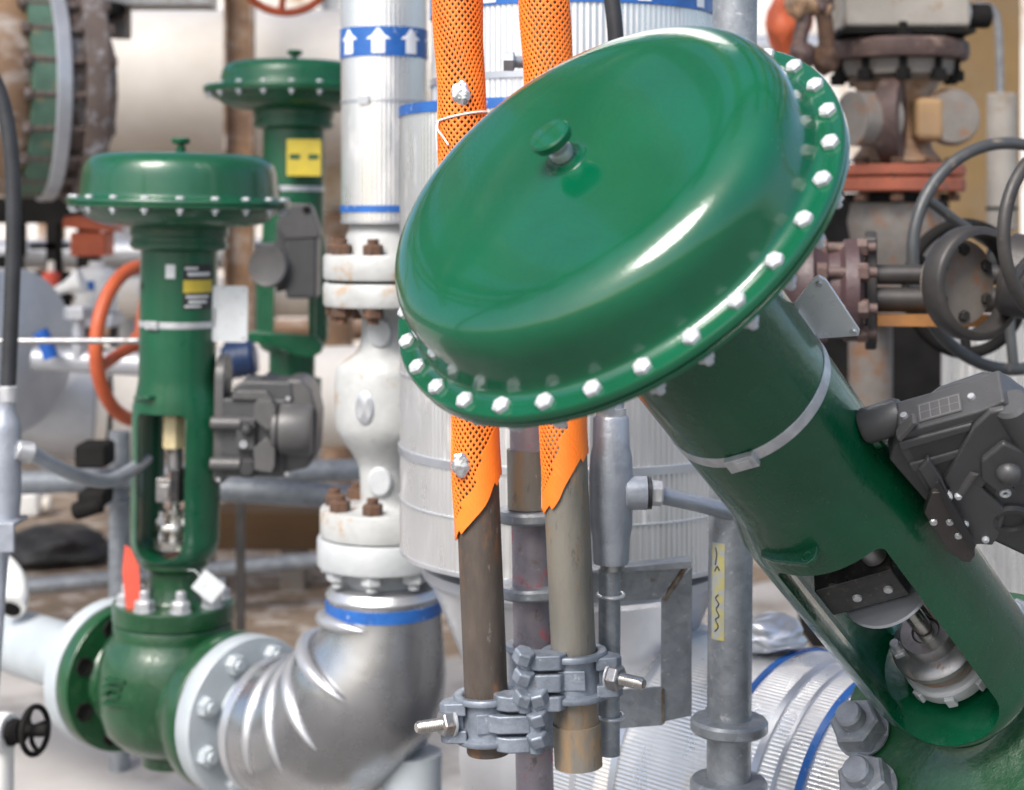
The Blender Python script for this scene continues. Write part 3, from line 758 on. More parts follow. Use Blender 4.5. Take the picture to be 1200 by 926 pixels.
# clad pipe running towards the big valve, low right
DP = Vector((.7071, -.7071, 0))
CP = P(935, 940, 2.85)
MP = frame(CP, DP, (0, 0, 1))
cp = thing('clad_pipe', 'fat aluminium clad pipe lying low behind the big valve, bound with blue straps', 'clad pipe', T(CP.x, CP.y, CP.z - .27))
m = MB(MP); clad_shell(m, .259, -.36, .30, 230, .0013, seg=1380); m.build('cladding', clad, cp, smooth=60)
m = MB(MP); m.lathe([(.2, -.47), (.262, -.47), (.268, -.465), (.268, -.352), (.262, -.347), (.2, -.347)], 96, closed=True); m.build('end_sleeve', clad_s, cp)
m = MB(MP); m.lathe([(0, -.62), (.20, -.62), (.245, -.60), (.255, -.57), (.255, -.45), (0, -.45)], 96); m.build('end_cap', clad_s, cp)
for (z0, z1, r, mt, nm) in ((-.212, -.198, .2632, sheet, 'strap'), (-.005, .006, .2632, blue, 'blue_strap'), (.068, .082, .2630, sheet, 'strap'), (.114, .120, .2628, sheet, 'strap'), (.158, .171, .2636, blue, 'blue_strap'), (-.300, -.288, .2628, sheet, 'strap')):
    m = MB(MP); m.band(.255, r, z0, z1, seg=120); st = m.build(nm, mt, cp)
    if nm == 'blue_strap':
        m = MB(MP); m.box(.262, -.018, z0 - .004, .270, .018, z1 + .004, RZ(R_(100))); m.build('buckle', zinc, st, bevel=.001)
fl = MB()
rng = random.Random(3)
def blob(cx, r, seed, sq=(1, 1, 1)):
    bm = bmesh.new(); bmesh.ops.create_icosphere(bm, subdivisions=4, radius=1)
    from mathutils import noise as nz
    vs = []
    for v in bm.verts:
        d = 1 + .28 * nz.noise(v.co * 1.6 + Vector((seed, 0, 0))) + .10 * abs(nz.noise(v.co * 5 + Vector((0, seed, 0))))
        vs.append(Vector((v.co.x * sq[0], v.co.y * sq[1], v.co.z * sq[2])) * r * d + cx)
    fs = [tuple(v.index for v in f.verts) for f in bm.faces]
    bm.free(); return vs, fs
m = MB(); m.add(*blob(P(900, 742, 2.86), .052, 3, (1.25, 1, .6))); 
props(m.build('foil_wrap', sheet, smooth=40), 'crumpled silver foil bundle on top of the fat clad pipe', 'foil')

# ------------------------------------------------------------------ scaffold tubes, sleeves and clamps
def tube_thing(name, label, p0, p1, r, mt, wall=.004, extra=None):
    p0, p1 = Vector(p0), Vector(p1)
    m = MB(); L = (p1 - p0).length
    m.lathe([(r - wall, -.0), (r - .001, 0), (r, .002), (r, L - .002), (r - .001, L), (r - wall, L)], 40, frame(p0, p1 - p0, (1, 0, 0)), closed=True)
    return props(m.build(name, mt), label, 'scaffold tube', 'scaffold tubes')
LB, LTp = P(572.5, 882, 2.35), P(533, -70, 2.35)
RB_, RTp = P(678, 898, 2.35), P(635, -70, 2.35)
t1 = tube_thing('scaffold_tube', 'dark brown scaffold tube hanging left, clamped near its lower end', LB, LTp, .0312, tube_br)
t2 = tube_thing('scaffold_tube', 'greenish grey weathered scaffold tube hanging right with a rust stain by its lower end', RB_, RTp, .0322, tube_gr)
d2 = (RTp - RB_).normalized()
m = MB(frame(RB_, d2, (1, 0, 0))); m.band(.030, .0345, .001, .062, seg=40); m.build('end_collar', tube_gr, t2)
M3B, M3T = P(637.6, 1530, 2.47), P(618, 430, 2.47)
t3 = thing('scaffold_standard', 'mauve stained scaffold standard with ring collars between the two hanging tubes', 'scaffold tube', M3B, 'scaffold tubes')
m = MB(); m.cyl(M3B, M3T, .0285, 40); m.build('tube', tube_pk, t3)
d3 = (M3T - M3B).normalized()
for (y, nm) in ((604, 'collar'), (692, 'collar')):
    k = (1530 - y) / 1100
    c = M3B.lerp(M3T, k)
    m = MB(frame(c, d3, (1, 0, 0))); m.lathe([(.028, -.008), (.048, -.008), (.052, -.004), (.052, .006), (.049, .010), (.028, .010)], 40, closed=True); m.build(nm, galv, t3)
    m = MB(frame(c, d3, (1, 0, 0))); m.band(.028, .0335, .012, .10, seg=40); 
    if y == 604: m.build('socket', tube_gr, t3)

def net_sleeve(label, p0, p1, r, ycut, kcut, taper, t2, seed=0):
    "diamond plastic netting wound on a tube; p0 at the frayed lower end"
    p0, p1 = Vector(p0), Vector(p1)
    L = (p1 - p0).length
    fr = frame(p0, p1 - p0, (1, 0, 0))
    nc, h = 26, .0112
    rows = int(L / h * 2)
    m = MB(fr)
    rg = random.Random(5)
    def pt(u, z, rr):
        a = 2 * PI * u / nc
        return (rr * math.cos(a), rr * math.sin(a), z)
    for j in range(rows):
        z = j * h / 2
        for i in range(nc):
            z = j * h / 2
            u = i + .5 * (j % 2)
            a = 2 * PI * u / nc
            x = r * math.cos(a)
            lat = x; zz0 = z
            if math.sin(a) > 0: lat = x * 1.0
            edge = ycut + kcut * lat
            if z < edge: continue
            solid = z < edge + taper + t2 * (lat + r) + rg.uniform(-.003, .003) or z > L - .02
            def wob(q):
                uu, zz_ = q
                a_ = 2 * PI * uu / nc
                return (uu + .28 * math.sin(zz_ * 31 + 2 * math.cos(a_) + seed) + .12 * math.sin(zz_ * 83 + 3 * a_), zz_ + .0022 * math.sin(2 * a_ + zz_ * 23 + seed))
            w = r + .0011 * math.sin(zz0 * 26 + seed) + .0008 * math.sin(3 * a + zz0 * 41)
            o = [wob(q) for q in ((u, z - h / 2), (u + .5, z), (u, z + h / 2), (u - .5, z))]
            u, z = wob((u, z))
            b = len(m.v)
            if solid:
                m.add([pt(*q, w) for q in o], [(0, 1, 2, 3)])
            else:
                s = .59 + .05 * math.sin(z * 40 + u)
                inn = [(u + (q[0] - u) * s, z + (q[1] - z) * s) for q in o]
                m.add([pt(*q, w) for q in o] + [pt(*q, w - .0004) for q in inn], [(k, (k + 1) % 4, 4 + (k + 1) % 4, 4 + k) for k in range(4)])
    o = m.build('mesh_sleeve', orange, smooth=0)
    sd = o.modifiers.new('thick', 'SOLIDIFY'); sd.thickness = .0016; sd.offset = 0
    return props(o, label, 'mesh sleeve', 'orange mesh sleeves on the scaffold tubes')
def on(p0, p1, y):
    "point of the axis p0-p1 seen at photo row y"
    zt_ = CZ - (y - 250) / F * p0.y
    k = (zt_ - p0.z) / (p1.z - p0.z)
    return p0.lerp(p1, k)
mpx = 2.35 / F
net_sleeve('orange diamond net sleeve on the left hanging tube, tied with white string', on(LB, LTp, 632), LTp, .0350, .046, 1.30, .026, .75)
net_sleeve('orange diamond net sleeve on the right hanging tube with a longer plain tip', on(RB_, RTp, 600), RTp, .0350, .044, 1.25, .030, 1.05, 2.0)
# foil scraps and string
for (px, py, ax, lb) in ((541, 112, (LB, LTp), 'crushed foil scrap on the upper part of the left orange sleeve'), (541, 541, (LB, LTp), 'small foil scrap near the lower end of the left orange sleeve')):
    c = on(*ax, py) + Vector(((px - (on(*ax, py).x / 2.35 * F + 600)) * mpx, -.0345, 0))
    m = MB(); m.add(*blob(c, .0155, px * .01 + py * .013, (.8, .30, 1.05))); props(m.build('foil_scrap', foil, smooth=20), lb, 'foil')
a = on(LB, LTp, 138); d1 = (LTp - LB).normalized()
m = MB(); fr = frame(a, d1, (1, 0, 0))
loop = [fr @ Vector((.0368 * math.cos(t), .0368 * math.sin(t), .006 * math.cos(t + .4))) for t in [2 * PI * k / 40 for k in range(40)]]
m.sweep(loop, .0016, 8, closed=True)
m.sweep(spline([fr @ Vector((-.034, -.016, -.004)), fr @ Vector((-.035, -.022, -.016)), fr @ Vector((-.026, -.029, -.03)), fr @ Vector((-.020, -.0355, -.040))], 5), .0014, 8)
m.sweep(spline([fr @ Vector((-.034, -.016, -.004)), fr @ Vector((-.037, -.02, -.02)), fr @ Vector((-.037, -.016, -.045))], 5), .0014, 8)
props(m.build('string', string), 'white string tied round the left orange sleeve', 'string')

def coupler(label, c1, dd, r1, sx, c3, bolt_dir):
    "swivel clamp: c1 centre on the hanging tube, sx=+1 when its bolt is on the right, c3 centre on the standard"
    M1 = frame(c1, dd, (1, 0, 0)) @ Matrix.Diagonal((1, 1, .84, 1))
    cz = lambda v: M1 @ Vector(v)
    t = thing('scaffold_clamp', label, 'clamp', c1, 'scaffold clamps')
    a = r1 + .0015
    pr = [(a, -.036), (a + .004, -.040), (a + .013, -.040), (a + .015, -.036), (a + .014, -.030), (a + .006, -.027), (a + .005, 0), (a + .006, .027), (a + .014, .030), (a + .015, .036), (a + .013, .040), (a + .004, .040), (a, .036)]
    MB(M1).lathe(pr, 56, closed=True).build('strap', forged, t, smooth=50)
    # raised panel with worn casting marks on the front of the strap
    m = MB(M1 @ RZ(R_(-8 * sx))); m.box(-.020, -a - .0075, -.017, .020, -a - .003, .017); pn = m.build('cast_panel', forged, t, bevel=.002)
    # ears on the bolt side
    m = MB(M1)
    for z0, z1 in ((-.034, -.012), (.012, .034)):
        m.prism([(sx * (a - .004), -.034), (sx * (a + .026), -.032), (sx * (a + .034), -.022), (sx * (a + .030), -.008), (sx * (a + .012), .012), (sx * (a - .002), .016)], z0, z1)
    m.box(min(sx * a, sx * (a + .02)), -.022, -.014, max(sx * a, sx * (a + .02)), .006, .014)
    m.build('ear', forged, t, bevel=.0025)
    b = Vector(bolt_dir).normalized(); p = cz((sx * (a + .016), -.024, 0))
    MB().lathe([(0, 0), (.0195, 0), (.0195, .003), (0, .003)], 24, frame(p, b)).build('washer', zinc, t)
    MB().hexa(.0185, .016, frame(p + b * .003, b)).build('nut', steel_d, t, bevel=.001)
    m = MB(); q = p + b * .018
    n = 26; m.lathe([(0, 0)] + [((.0092 if k % 2 else .0082), .036 * k / n) for k in range(n + 1)] + [(.0065, .039), (0, .039)], 18, frame(q, b)); m.build('bolt', steel, t, smooth=60)
    # hinge knuckles and saddle on the standard
    M3 = frame(c3, d3, (1, 0, 0))
    MB(M3).lathe([(.0295, -.034), (.040, -.036), (.043, -.030), (.037, -.022), (.036, .022), (.043, .030), (.040, .036), (.0295, .034)], 48, closed=True).build('saddle', forged, t, smooth=50)
    mid = cz((-sx * (a + .008), -.030, 0))
    for z0, z1 in ((-.040, -.018), (-.013, .013), (.018, .040)):
        x = .012 if z0 == -.013 else .0
        m = MB(Matrix.Translation(mid)); m.prism([(-.026 - x, -.014), (-.010 - x, -.022), (.020, -.018), (.030, -.004), (.024, .016), (-.02 - x, .018), (-.032 - x, .002)], z0, z1)
        m.build('knuckle', forged, t, bevel=.003)
    m = MB(Matrix.Translation(mid + Vector((-sx * .030, -.010, .002))))
    m.cyl((0, 0, -.044), (0, 0, .044), .0115, 18, bev=.002); m.build('hinge_pin', forged, t)
    for z in (-.026, .004, .032):
        m = MB(Matrix.Translation(mid + Vector((-sx * .034, -.016, z)))); m.hexa(.016, .018, RX(.3) @ RY(.3 * sx)); m.build('rivet_head', forged, t, bevel=.0015)
    return t
d1 = (LTp - LB).normalized()
coupler('grey forged clamp on the right hanging tube, its bolt poking out to the right', on(RB_, RTp, 789), d2, .0322, 1, on(M3B, M3T, 782), (.8, -.6, -.02))
coupler('grey forged clamp on the left hanging tube, its bolt poking out to the left', on(LB, LTp, 839), d1, .0312, -1, on(M3B, M3T, 842), (-.9, -.5, .02))

# ------------------------------------------------------------------ conduit, bracket frame and post
cf = thing('conduit_fitting', 'grey cast conduit tee with a thin straight conduit below it', 'conduit', P(716, 885, 2.40))
Zc = lambda y: P(716, y, 2.40).z
cx = P(716, 500, 2.40)
MC = Matrix.Translation((cx.x, cx.y, 0))
m = MB(MC)
m.lathe([(0, Zc(660)), (.0255, Zc(660)), (.0265, Zc(656)), (.0275, Zc(636)), (.028, Zc(630)), (.0315, Zc(615)), (.0325, Zc(560)), (.031, Zc(535)), (.0275, Zc(522)), (.0265, Zc(490)), (.024, Zc(487)), (0, Zc(487))], 40)
m.build('tee_body', cast_g, cf, smooth=45)
m = MB(MC); m.lathe([(.0225, 0), (.0245, .002), (.0245, .032), (.019, .034), (0, .034)], 32, T(.020, -.006, Zc(577)) @ RY(PI / 2)); m.build('side_outlet', cast_g, cf)
m = MB(MC); m.lathe([(0, 0), (.0235, 0), (.0235, .005), (0, .005)], 32, T(.0535, -.006, Zc(577)) @ RY(PI / 2)); m.build('gasket', rubber, cf)
m = MB(MC); m.hexa(.019, .018, T(.058, -.006, Zc(577)) @ RY(R_(94))); m.build('gland_nut', zinc, cf, bevel=.001)
m = MB(MC); m.lathe([(0, Zc(487)), (.0225, Zc(487)), (.0225, Zc(478)), (0, Zc(478))], 32); m.build('top_ring', zinc, cf)
m = MB(MC); m.lathe([(0, Zc(480)), (.019, Zc(480)), (.019, Zc(380)), (0, Zc(380))], 32); m.build('top_conduit', cast_g, cf)
m = MB(MC); m.cyl((.002, 0, Zc(668)), (.002, 0, Zc(659)), .018, 32); m.build('thread', steel_d, cf)
cd = MB(MC).cyl((-.003, 0, Zc(884)), (-.002, 0, Zc(667)), .0162, 32).build('conduit', galv, cf)
m = MB(); a = P(758, 577, 2.40); m.sweep(spline([a + Vector((-.006, -.006, 0)), P(790, 584, 2.41), P(840, 596, 2.44), P(900, 615, 2.5)], 6), .0125, 20); m.build('side_conduit', cast_g, cf)
for y in (697, 839):
    z = Zc(y); m = MB(MC)
    m.ring(.0185, .0028, T(0, 0, z) @ RX(R_(4)), 40, 8); m.build('wire_clip', zinc, cf)

fr_ = thing('bracket_frame', 'galvanised flat steel bracket frame with rusty weld corners behind the thin conduit', 'bracket', P(790, 850, 2.58))
pb = lambda x, y: (P(x, y, 2.58).x, P(x, y, 2.58).z)
Yb = 2.58
m = MB(); m.prism([pb(774, 846), pb(810, 838), pb(811, 664), pb(775, 700)], Yb - .004, Yb + .004, axis='y'); m.build('upright', galv, fr_, bevel=.001)
m = MB(); m.prism([pb(640, 664), pb(806, 659), pb(772, 701), pb(640, 708)], Yb - .010, Yb - .0045, axis='y'); m.build('top_bar', galv, fr_, bevel=.001)
m = MB(); m.prism([pb(640, 812), pb(776, 803), pb(776, 848), pb(640, 858)], Yb - .010, Yb - .0045, axis='y'); m.build('bottom_bar', galv, fr_, bevel=.001)
m = MB(); m.prism([pb(808, 664), pb(811, 664), pb(811, 838), pb(808, 838)], Yb + .0045, Yb + .05, axis='y'); m.build('upright_flange', galv, fr_)
m = MB(); m.sweep(spline([Vector((pb(777, 702)[0], Yb - .011, pb(777, 702)[1])), Vector((pb(789, 684)[0], Yb - .012, pb(789, 684)[1])), Vector((pb(803, 662)[0], Yb - .011, pb(803, 662)[1]))], 8), .0042, 8); m.build('weld', weld_m, fr_)
m = MB(); m.sweep([Vector((pb(776, y)[0], Yb - .008, pb(776, y)[1])) for y in (806, 820, 846)], .0032, 8); m.build('weld', weld_m, fr_)
m = MB(); c = P(790, 640, 2.58); m.prism([pb(700, 660), pb(806, 650), pb(806, 658), pb(640, 666)], Yb - .05, Yb - .0105, axis='y'); m.build('top_lip', galv, fr_)

post = thing('scaffold_standard', 'galvanised scaffold post with ring collars and scrawled yellow tape beside the big valve', 'scaffold tube', P(850, 1000, 2.48), 'scaffold tubes')
PB, PT = P(849, 1525, 2.48), P(862, -80, 2.48)
m = MB(); m.cyl(PB, PT, .0335, 48); m.build('tube', galv, post)
dp = (PT - PB).normalized()
for y in (850, 921):
    c = on(PB, PT, y)
    m = MB(frame(c, dp, (1, 0, 0))); m.lathe([(.033, -.010), (.054, -.010), (.0585, -.006), (.0585, .006), (.055, .0105), (.040, .012), (.033, .012)], 48, closed=True); m.build('collar', galv, post)
a = on(PB, PT, 745); M_ = frame(a, dp, (1, 0, 0))
m = colpatch(M_, .0345, -150, -112, 0, .145, n=6); tp = m.build('yellow_tape', tape_y, post)
for pts in ([(-138, .012), (-128, .020), (-136, .030), (-126, .036), (-134, .046), (-127, .054), (-136, .062), (-128, .068)], [(-140, .102), (-132, .110), (-126, .104)], [(-138, .112), (-134, .128), (-138, .138)]):
    m = MB(M_); m.sweep(spline([(.0345 * math.cos(R_(a)), .0345 * math.sin(R_(a)), z) for a, z in pts], 5), .0011, 6); m.build('scrawl', tag_bk, tp)

# ------------------------------------------------------------------ positioners
def pos_thing(label, M): return thing('valve_positioner', label, 'positioner', M, 'charcoal valve positioners')
# beside the upright valve; measured off its axis
QX = lambda px: (px - 208) * .00213
QZ = lambda py: -(py - 240) * .00213
pa = pos_thing('compact charcoal positioner with a round side cap bolted to the upright green valve', ML @ T(.18, 0, -.68))
def bxp(x0, y0, x1, y1, d0, d1): return (QX(x0), d0, QZ(y1), QX(x1), d1, QZ(y0))
m = MB(ML); m.prism(rrect(-.055, QZ(566), .075, QZ(418), .02, .06), QX(256), QX(267), axis='x'); m.build('mounting_plate', plas_l, pa, bevel=.003)
for y in (494, 541):
    m = MB(ML); m.cyl((QX(254), -.070, QZ(y)), (QX(290), -.070, QZ(y)), .0165, 24, bev=.003); m.build('standoff', plas_l, pa)
m = MB(ML); m.box(*bxp(266, 466, 340, 556, -.058, .09)); m.build('housing', plas, pa, bevel=.006)
m = MB(ML); m.prism([(QX(275), QZ(468)), (QX(278), QZ(452)), (QX(290), QZ(446)), (QX(345), QZ(446)), (QX(348), QZ(468))], -.050, .10, axis='y'); m.build('top_cover', plas, pa, bevel=.006)
m = MB(ML); m.prism([(QX(283), QZ(456)), (QX(318), QZ(456)), (QX(326), QZ(467)), (QX(276), QZ(467))], -.068, -.05, axis='y'); m.build('top_ridge', plas_l, pa, bevel=.004)
m = MB(ML); m.prism([(QX(306), QZ(448)), (QX(311), QZ(440)), (QX(345), QZ(456)), (QX(345), QZ(464))], -.040, .08, axis='y'); m.build('rail', plas_d, pa, bevel=.002)
m = MB(ML); m.prism([(QX(334), QZ(450)), (QX(340), QZ(443)), (QX(356), QZ(443)), (QX(368), QZ(455)), (QX(375), QZ(484)), (QX(373), QZ(530)), (QX(366), QZ(546)), (QX(336), QZ(553))], -.045, .115, axis='y'); m.build('end_cover', plas_l, pa, bevel=.012)
m = MB(ML); M2 = frame((QX(326), -.062, QZ(500)), (1, 0, 0)); m.lathe([(0, 0), (.055, 0), (.058, .004), (.058, .012), (.052, .016), (.0635, .020), (.0645, .026), (.0645, .088), (.060, .096), (0, .097)], 56, M2); gc = m.build('gauge_cap', plas_l, pa)
for k in range(10):
    a = 2 * PI * k / 10
    m = MB(M2); m.box(.0625, -.004, .060, .0670, .004, .086, RZ(a)); m.build('grip', plas_l, gc, bevel=.001)
for pts in ([(306, 470), (310, 464), (326, 465), (331, 472), (331, 486), (323, 500), (306, 487)], [(306, 520), (322, 506), (331, 520), (331, 540), (327, 548), (308, 545)]):
    m = MB(ML); m.prism([(QX(x), QZ(y)) for x, y in pts], -.105, -.055, axis='y'); m.build('wedge_block', plas_l, pa, bevel=.003)
m = MB(ML); m.box(*bxp(284, 487, 306, 524, -.080, -.055)); m.build('boss', plas, pa, bevel=.004)
m = MB(ML); m.lathe([(0, 0), (.015, 0), (.015, .010), (.011, .017), (.004, .020), (0, .0202)], 24, frame((QX(297), -.080, QZ(500)), (0, -1, 0))); m.build('knob', plas_d, pa)
m = MB(ML); m.lathe([(.004, 0), (.0085, 0), (.0085, .004), (.004, .004)], 20, frame((QX(293), -.080, QZ(517)), (0, -1, 0)), closed=True); m.build('port_ring', white_bolt, pa)
m = MB(ML); m.hexa(.026, .022, frame((QX(298), -.058, QZ(545)), (0, -1, 0))); m.lathe([(0, .02), (.016, .02), (.016, .03), (0, .03)], 20, frame((QX(298), -.058, QZ(545)), (0, -1, 0))); m.build('plug', plas_d, pa, bevel=.001)
m = MB(ML); m.box(*bxp(268, 530, 300, 556, -.064, -.057)); m.build('recess_shade', plas_d, pa)  # raised dark panel, painted as the shade of a recess
for x, y in ((263, 560), (342, 552), (342, 465)):
    m = MB(ML); m.lathe([(0, 0), (.006, 0), (.005, .004), (0, .004)], 12, frame((QX(x), -.058, QZ(y)), (0, -1, 0))); m.build('screw', zinc, pa)

# beside the far valve
k5 = .00262
RX5 = lambda px: (px - 345) * k5
RZ5 = lambda py: -(py - 106) * k5
pf = pos_thing('blurred grey positioner with a round disc in front of the far valve', MFv @ T(.05, -.3, -.65))
MQ = MFv @ T(0, -.25, 0)
m = MB(MQ); m.prism([(RX5(343), RZ5(262)), (RX5(346), RZ5(242)), (RX5(350), RZ5(239)), (RX5(376), RZ5(239)), (RX5(380), RZ5(243)), (RX5(390), RZ5(272)), (RX5(388), RZ5(277)), (RX5(352), RZ5(279))], -.05, .03, axis='y'); m.build('top_bracket', plas_l, pf, bevel=.006)
for x in (351, 375):
    m = MB(MQ); m.lathe([(0, 0), (.012, 0), (.010, .005), (0, .005)], 16, frame((RX5(x), -.05, RZ5(246)), (0, -1, 0))); m.build('screw', dark_st, pf)
m = MB(MQ); m.box(RX5(352), -.045, RZ5(344), RX5(386), .08, RZ5(276)); m.build('housing', plas, pf, bevel=.010)
m = MB(MQ); m.prism([(RX5(340), RZ5(318)), (RX5(340), RZ5(258)), (RX5(347), RZ5(258)), (RX5(354), RZ5(285)), (RX5(354), RZ5(335)), (RX5(340), RZ5(338))], -.02, .05, axis='y'); m.build('side_arm', plas, pf, bevel=.006)
m = MB(MQ); m.lathe([(0, -.06), (.058, -.06), (.060, -.055), (.060, .03), (.056, .036), (.050, .034), (0, .032)], 40, frame((RX5(336), -.03, RZ5(309)), (-.25, -1, .05))); m.build('round_disc', plas_l, pf)
m = MB(MQ); m.box(RX5(316), -.01, RZ5(326), RX5(340), .07, RZ5(283)); m.build('rear_block', plas, pf, bevel=.006)

# beside the big valve, traced on planes of the valve's own frame
MG = MVR @ RZ(R_(-25))
MGi = MG.inverted()
def lp(px, py, y):
    o = MGi @ Vector((0, 0, CZ)); d = MGi.to_3x3() @ Vector(((px - 600) / F, 1, (250 - py) / F))
    q = o + d * ((y - o.y) / d.y)
    return (q.x, q.z)
def slab(name, mt, pts, y0, y1, parent, bevel=.004, yt=None):
    yt = y0 if yt is None else yt
    m = MB(MG); m.prism([lp(x, y, yt) for x, y in pts], y0, y1, axis='y'); return m.build(name, mt, parent, bevel=bevel)
pg = pos_thing('large charcoal positioner with ports and a small nameplate beside the tilted valve yoke', MVR @ T(.2, 0, -.6))
slab('rear_cover', plas, [(1062, 476), (1098, 449), (1150, 431), (1180, 432), (1226, 470), (1275, 560), (1215, 610), (1110, 560)], -.008, .070, pg, .012, yt=.070)
slab('housing', plas, [(1054, 508), (1148, 482), (1176, 470), (1206, 490), (1255, 560), (1235, 602), (1195, 622), (1172, 622), (1164, 640), (1138, 638), (1112, 612), (1086, 576), (1050, 522)], -.056, -.006, pg, .003)
(xa, za), (xb, zb2) = lp(1054, 508, -.056), lp(1148, 482, -.056)
tx = Vector((xb - xa, 0, zb2 - za)); Lp = tx.length; tx.normalize()
FP = MG @ frame((xa, -.056, za), Vector((-tx.z, 0, tx.x)), tx)
m = MB(FP); m.box(.26 * Lp, .007, 0.0004, .80 * Lp, .035, .0016); npl = m.build('nameplate', plas_l, pg)
for (q0, q1) in ((.009, .0102), (.0205, .0213), (.0318, .033)):
    m = MB(FP); m.box(.28 * Lp, q0, .0016, .78 * Lp, (q0 + q1) / 2, .0021); m.build('print_line', print_g, npl)
for q in (.28, .41, .53, .65, .775):
    m = MB(FP); m.box(q * Lp, .0102, .0016, (q + .006) * Lp, .0318, .0021); m.build('print_line', print_g, npl)
for q in (.08, .93):
    m = MB(FP); m.lathe([(0, 0), (.0045, 0), (.004, .003), (0, .003)], 14, T(q * Lp, .024, 0)); m.build('screw', zinc, pg)
slab('recess_shade', plas_d, [(1060, 516), (1140, 494), (1112, 556), (1084, 562)], -.0575, -.054, pg, 0)  # dark slab puts the groove shade into the colour
slab('fin', plas, [(1052, 520), (1140, 497), (1138, 506), (1055, 530)], -.060, -.047, pg, .003)
slab('fin', plas, [(1064, 545), (1126, 528), (1122, 538), (1070, 555)], -.060, -.047, pg, .003)
slab('fin', plas_l, [(1050, 515), (1070, 495), (1076, 497), (1056, 519)], -.062, -.047, pg, .002)
slab('ridge_block', plas, [(1140, 503), (1160, 484), (1178, 480), (1192, 522), (1152, 572), (1122, 592), (1106, 562)], -.063, -.050, pg, .003)
slab('mount_web', plas, [(1050, 516), (1062, 530), (1094, 572), (1106, 590), (1094, 600), (1042, 540)], -.040, .02, pg, .004)
slab('step_block', plas, [(1076, 552), (1088, 538), (1104, 562), (1112, 580), (1098, 586)], -.065, -.050, pg, .003)
x, z = lp(1190, 493, -.072)
m = MB(MG); m.cyl((x, -.052, z + .010), (x, -.052, z - .070), .021, 32, bev=.004); m.build('port_boss', plas, pg)
fp = frame((x, -.070, z), (-.15, -1, .35))
m = MB(fp); m.lathe([(.008, 0), (.0165, 0), (.0175, .004), (.0165, .010), (.012, .012), (.010, .006), (.008, .006)], 32, closed=True); pr_ = m.build('port_ring', steel, pg)
m = MB(fp); m.lathe([(0, .001), (.0085, .001), (.0085, .005), (0, .005)], 24); m.build('port_core', plas_d, pr_)
slab('boss', plas, [(1150, 541), (1176, 520), (1206, 532), (1204, 568), (1168, 578), (1150, 562)], -.070, -.045, pg, .004)
x, z = lp(1182, 553, -.070)
m = MB(frame((MG @ Vector((x, -.070, z))), MG.to_3x3() @ Vector((0, -1, 0)))); m.lathe([(0, 0), (.0145, 0), (.0145, .003), (.0125, .009), (.008, .0125), (.003, .014), (0, .014)], 32); m.build('dome_knob', plas, pg)
x, z = lp(1178, 577, -.066)
fs = frame(MG @ Vector((x, -.056, z)), MG.to_3x3() @ Vector((0, -1, 0)))
m = MB(fs); m.lathe([(0, 0), (.011, 0), (.011, .010), (0, .010)], 24); m.build('screw_boss', plas, pg)
m = MB(fs); m.lathe([(.0025, .008), (.0065, .008), (.0065, .013), (.0045, .014), (.0025, .012)], 20, closed=True); m.build('screw', white_bolt, pg)
x, z = lp(1186, 611, -.062)
fs = frame(MG @ Vector((x, -.046, z)), MG.to_3x3() @ Vector((0, -1, 0)))
m = MB(fs); m.lathe([(0, 0), (.0255, 0), (.0255, .014), (.022, .018), (.016, .018), (.015, .013), (0, .013)], 40); m.build('plug', plas_d, pg)
slab('lower_block', plas, [(1106, 588), (1130, 560), (1152, 574), (1180, 600), (1174, 622), (1166, 638), (1140, 640), (1122, 622)], -.064, -.03, pg, .004)
for (px, py, yy) in ((1112, 583, -.066), (1123, 582, -.066), (1131, 615, -.066), (1155, 633, -.066)):
    x, z = lp(px, py, yy); m = MB(frame(MG @ Vector((x, yy + .008, z)), MG.to_3x3() @ Vector((0, -1, 0)))); m.lathe([(0, 0), (.0045, 0), (.0045, .009), (.003, .011), (0, .011)], 16); m.build('screw', white_bolt, pg)
x0, z0 = lp(1124, 580, -.062); x1, z1 = lp(1142, 553, -.062)
m = MB(MG); m.cyl((x0, -.062, z0), (x1, -.062, z1), .0055, 16); m.build('pin', plas_l, pg)
brk = mat('brown_black_bracket', (.062, .055, .052), (.05, .045, .043), 30, .35, .08, .3)
sb = slab('slotted_bracket', brk, [(1092, 578), (1104, 578), (1130, 615), (1142, 640), (1143, 652), (1137, 660), (1128, 659), (1110, 646), (1083, 602)], -.072, -.060, pg, .002)
slab('slot_bar', tag_bk, [(1095, 567), (1100, 565), (1124, 604), (1144, 640), (1140, 648), (1116, 610)], -.079, -.0725, sb, .001)
for (px, py) in ((1113, 611), (1123, 627), (1094, 611)):
    x, z = lp(px, py, -.072); m = MB(frame(MG @ Vector((x, -.0725, z)), MG.to_3x3() @ Vector((0, -1, 0)))); m.lathe([(0, 0), (.0048, 0), (.004, .003), (0, .003)], 8); m.build('screw', zinc, sb)
x, z = lp(1032, 500, -.02)
m = MB(MG); m.lathe([(0, 0), (.019, 0), (.0215, .004), (.0215, .045), (.019, .05), (0, .05)], 36, T(x - .022, -.012, z) @ RY(PI / 2)); m.build('mount_boss', plas, pg)
x, z = lp(1022, 508, .005)
m = MB(MG); m.cyl((.085, .005, z), (x + .012, .005, z), .0205, 32, bev=.003); m.build('mounting_boss', green, big)

# ------------------------------------------------------------------ background, left
def pipe(name, label, cat, p0, p1, r, mt, seg=32, **kw):
    m = MB(); m.cyl(p0, p1, r, seg); return props(m.build(name, mt), label, cat, **kw)
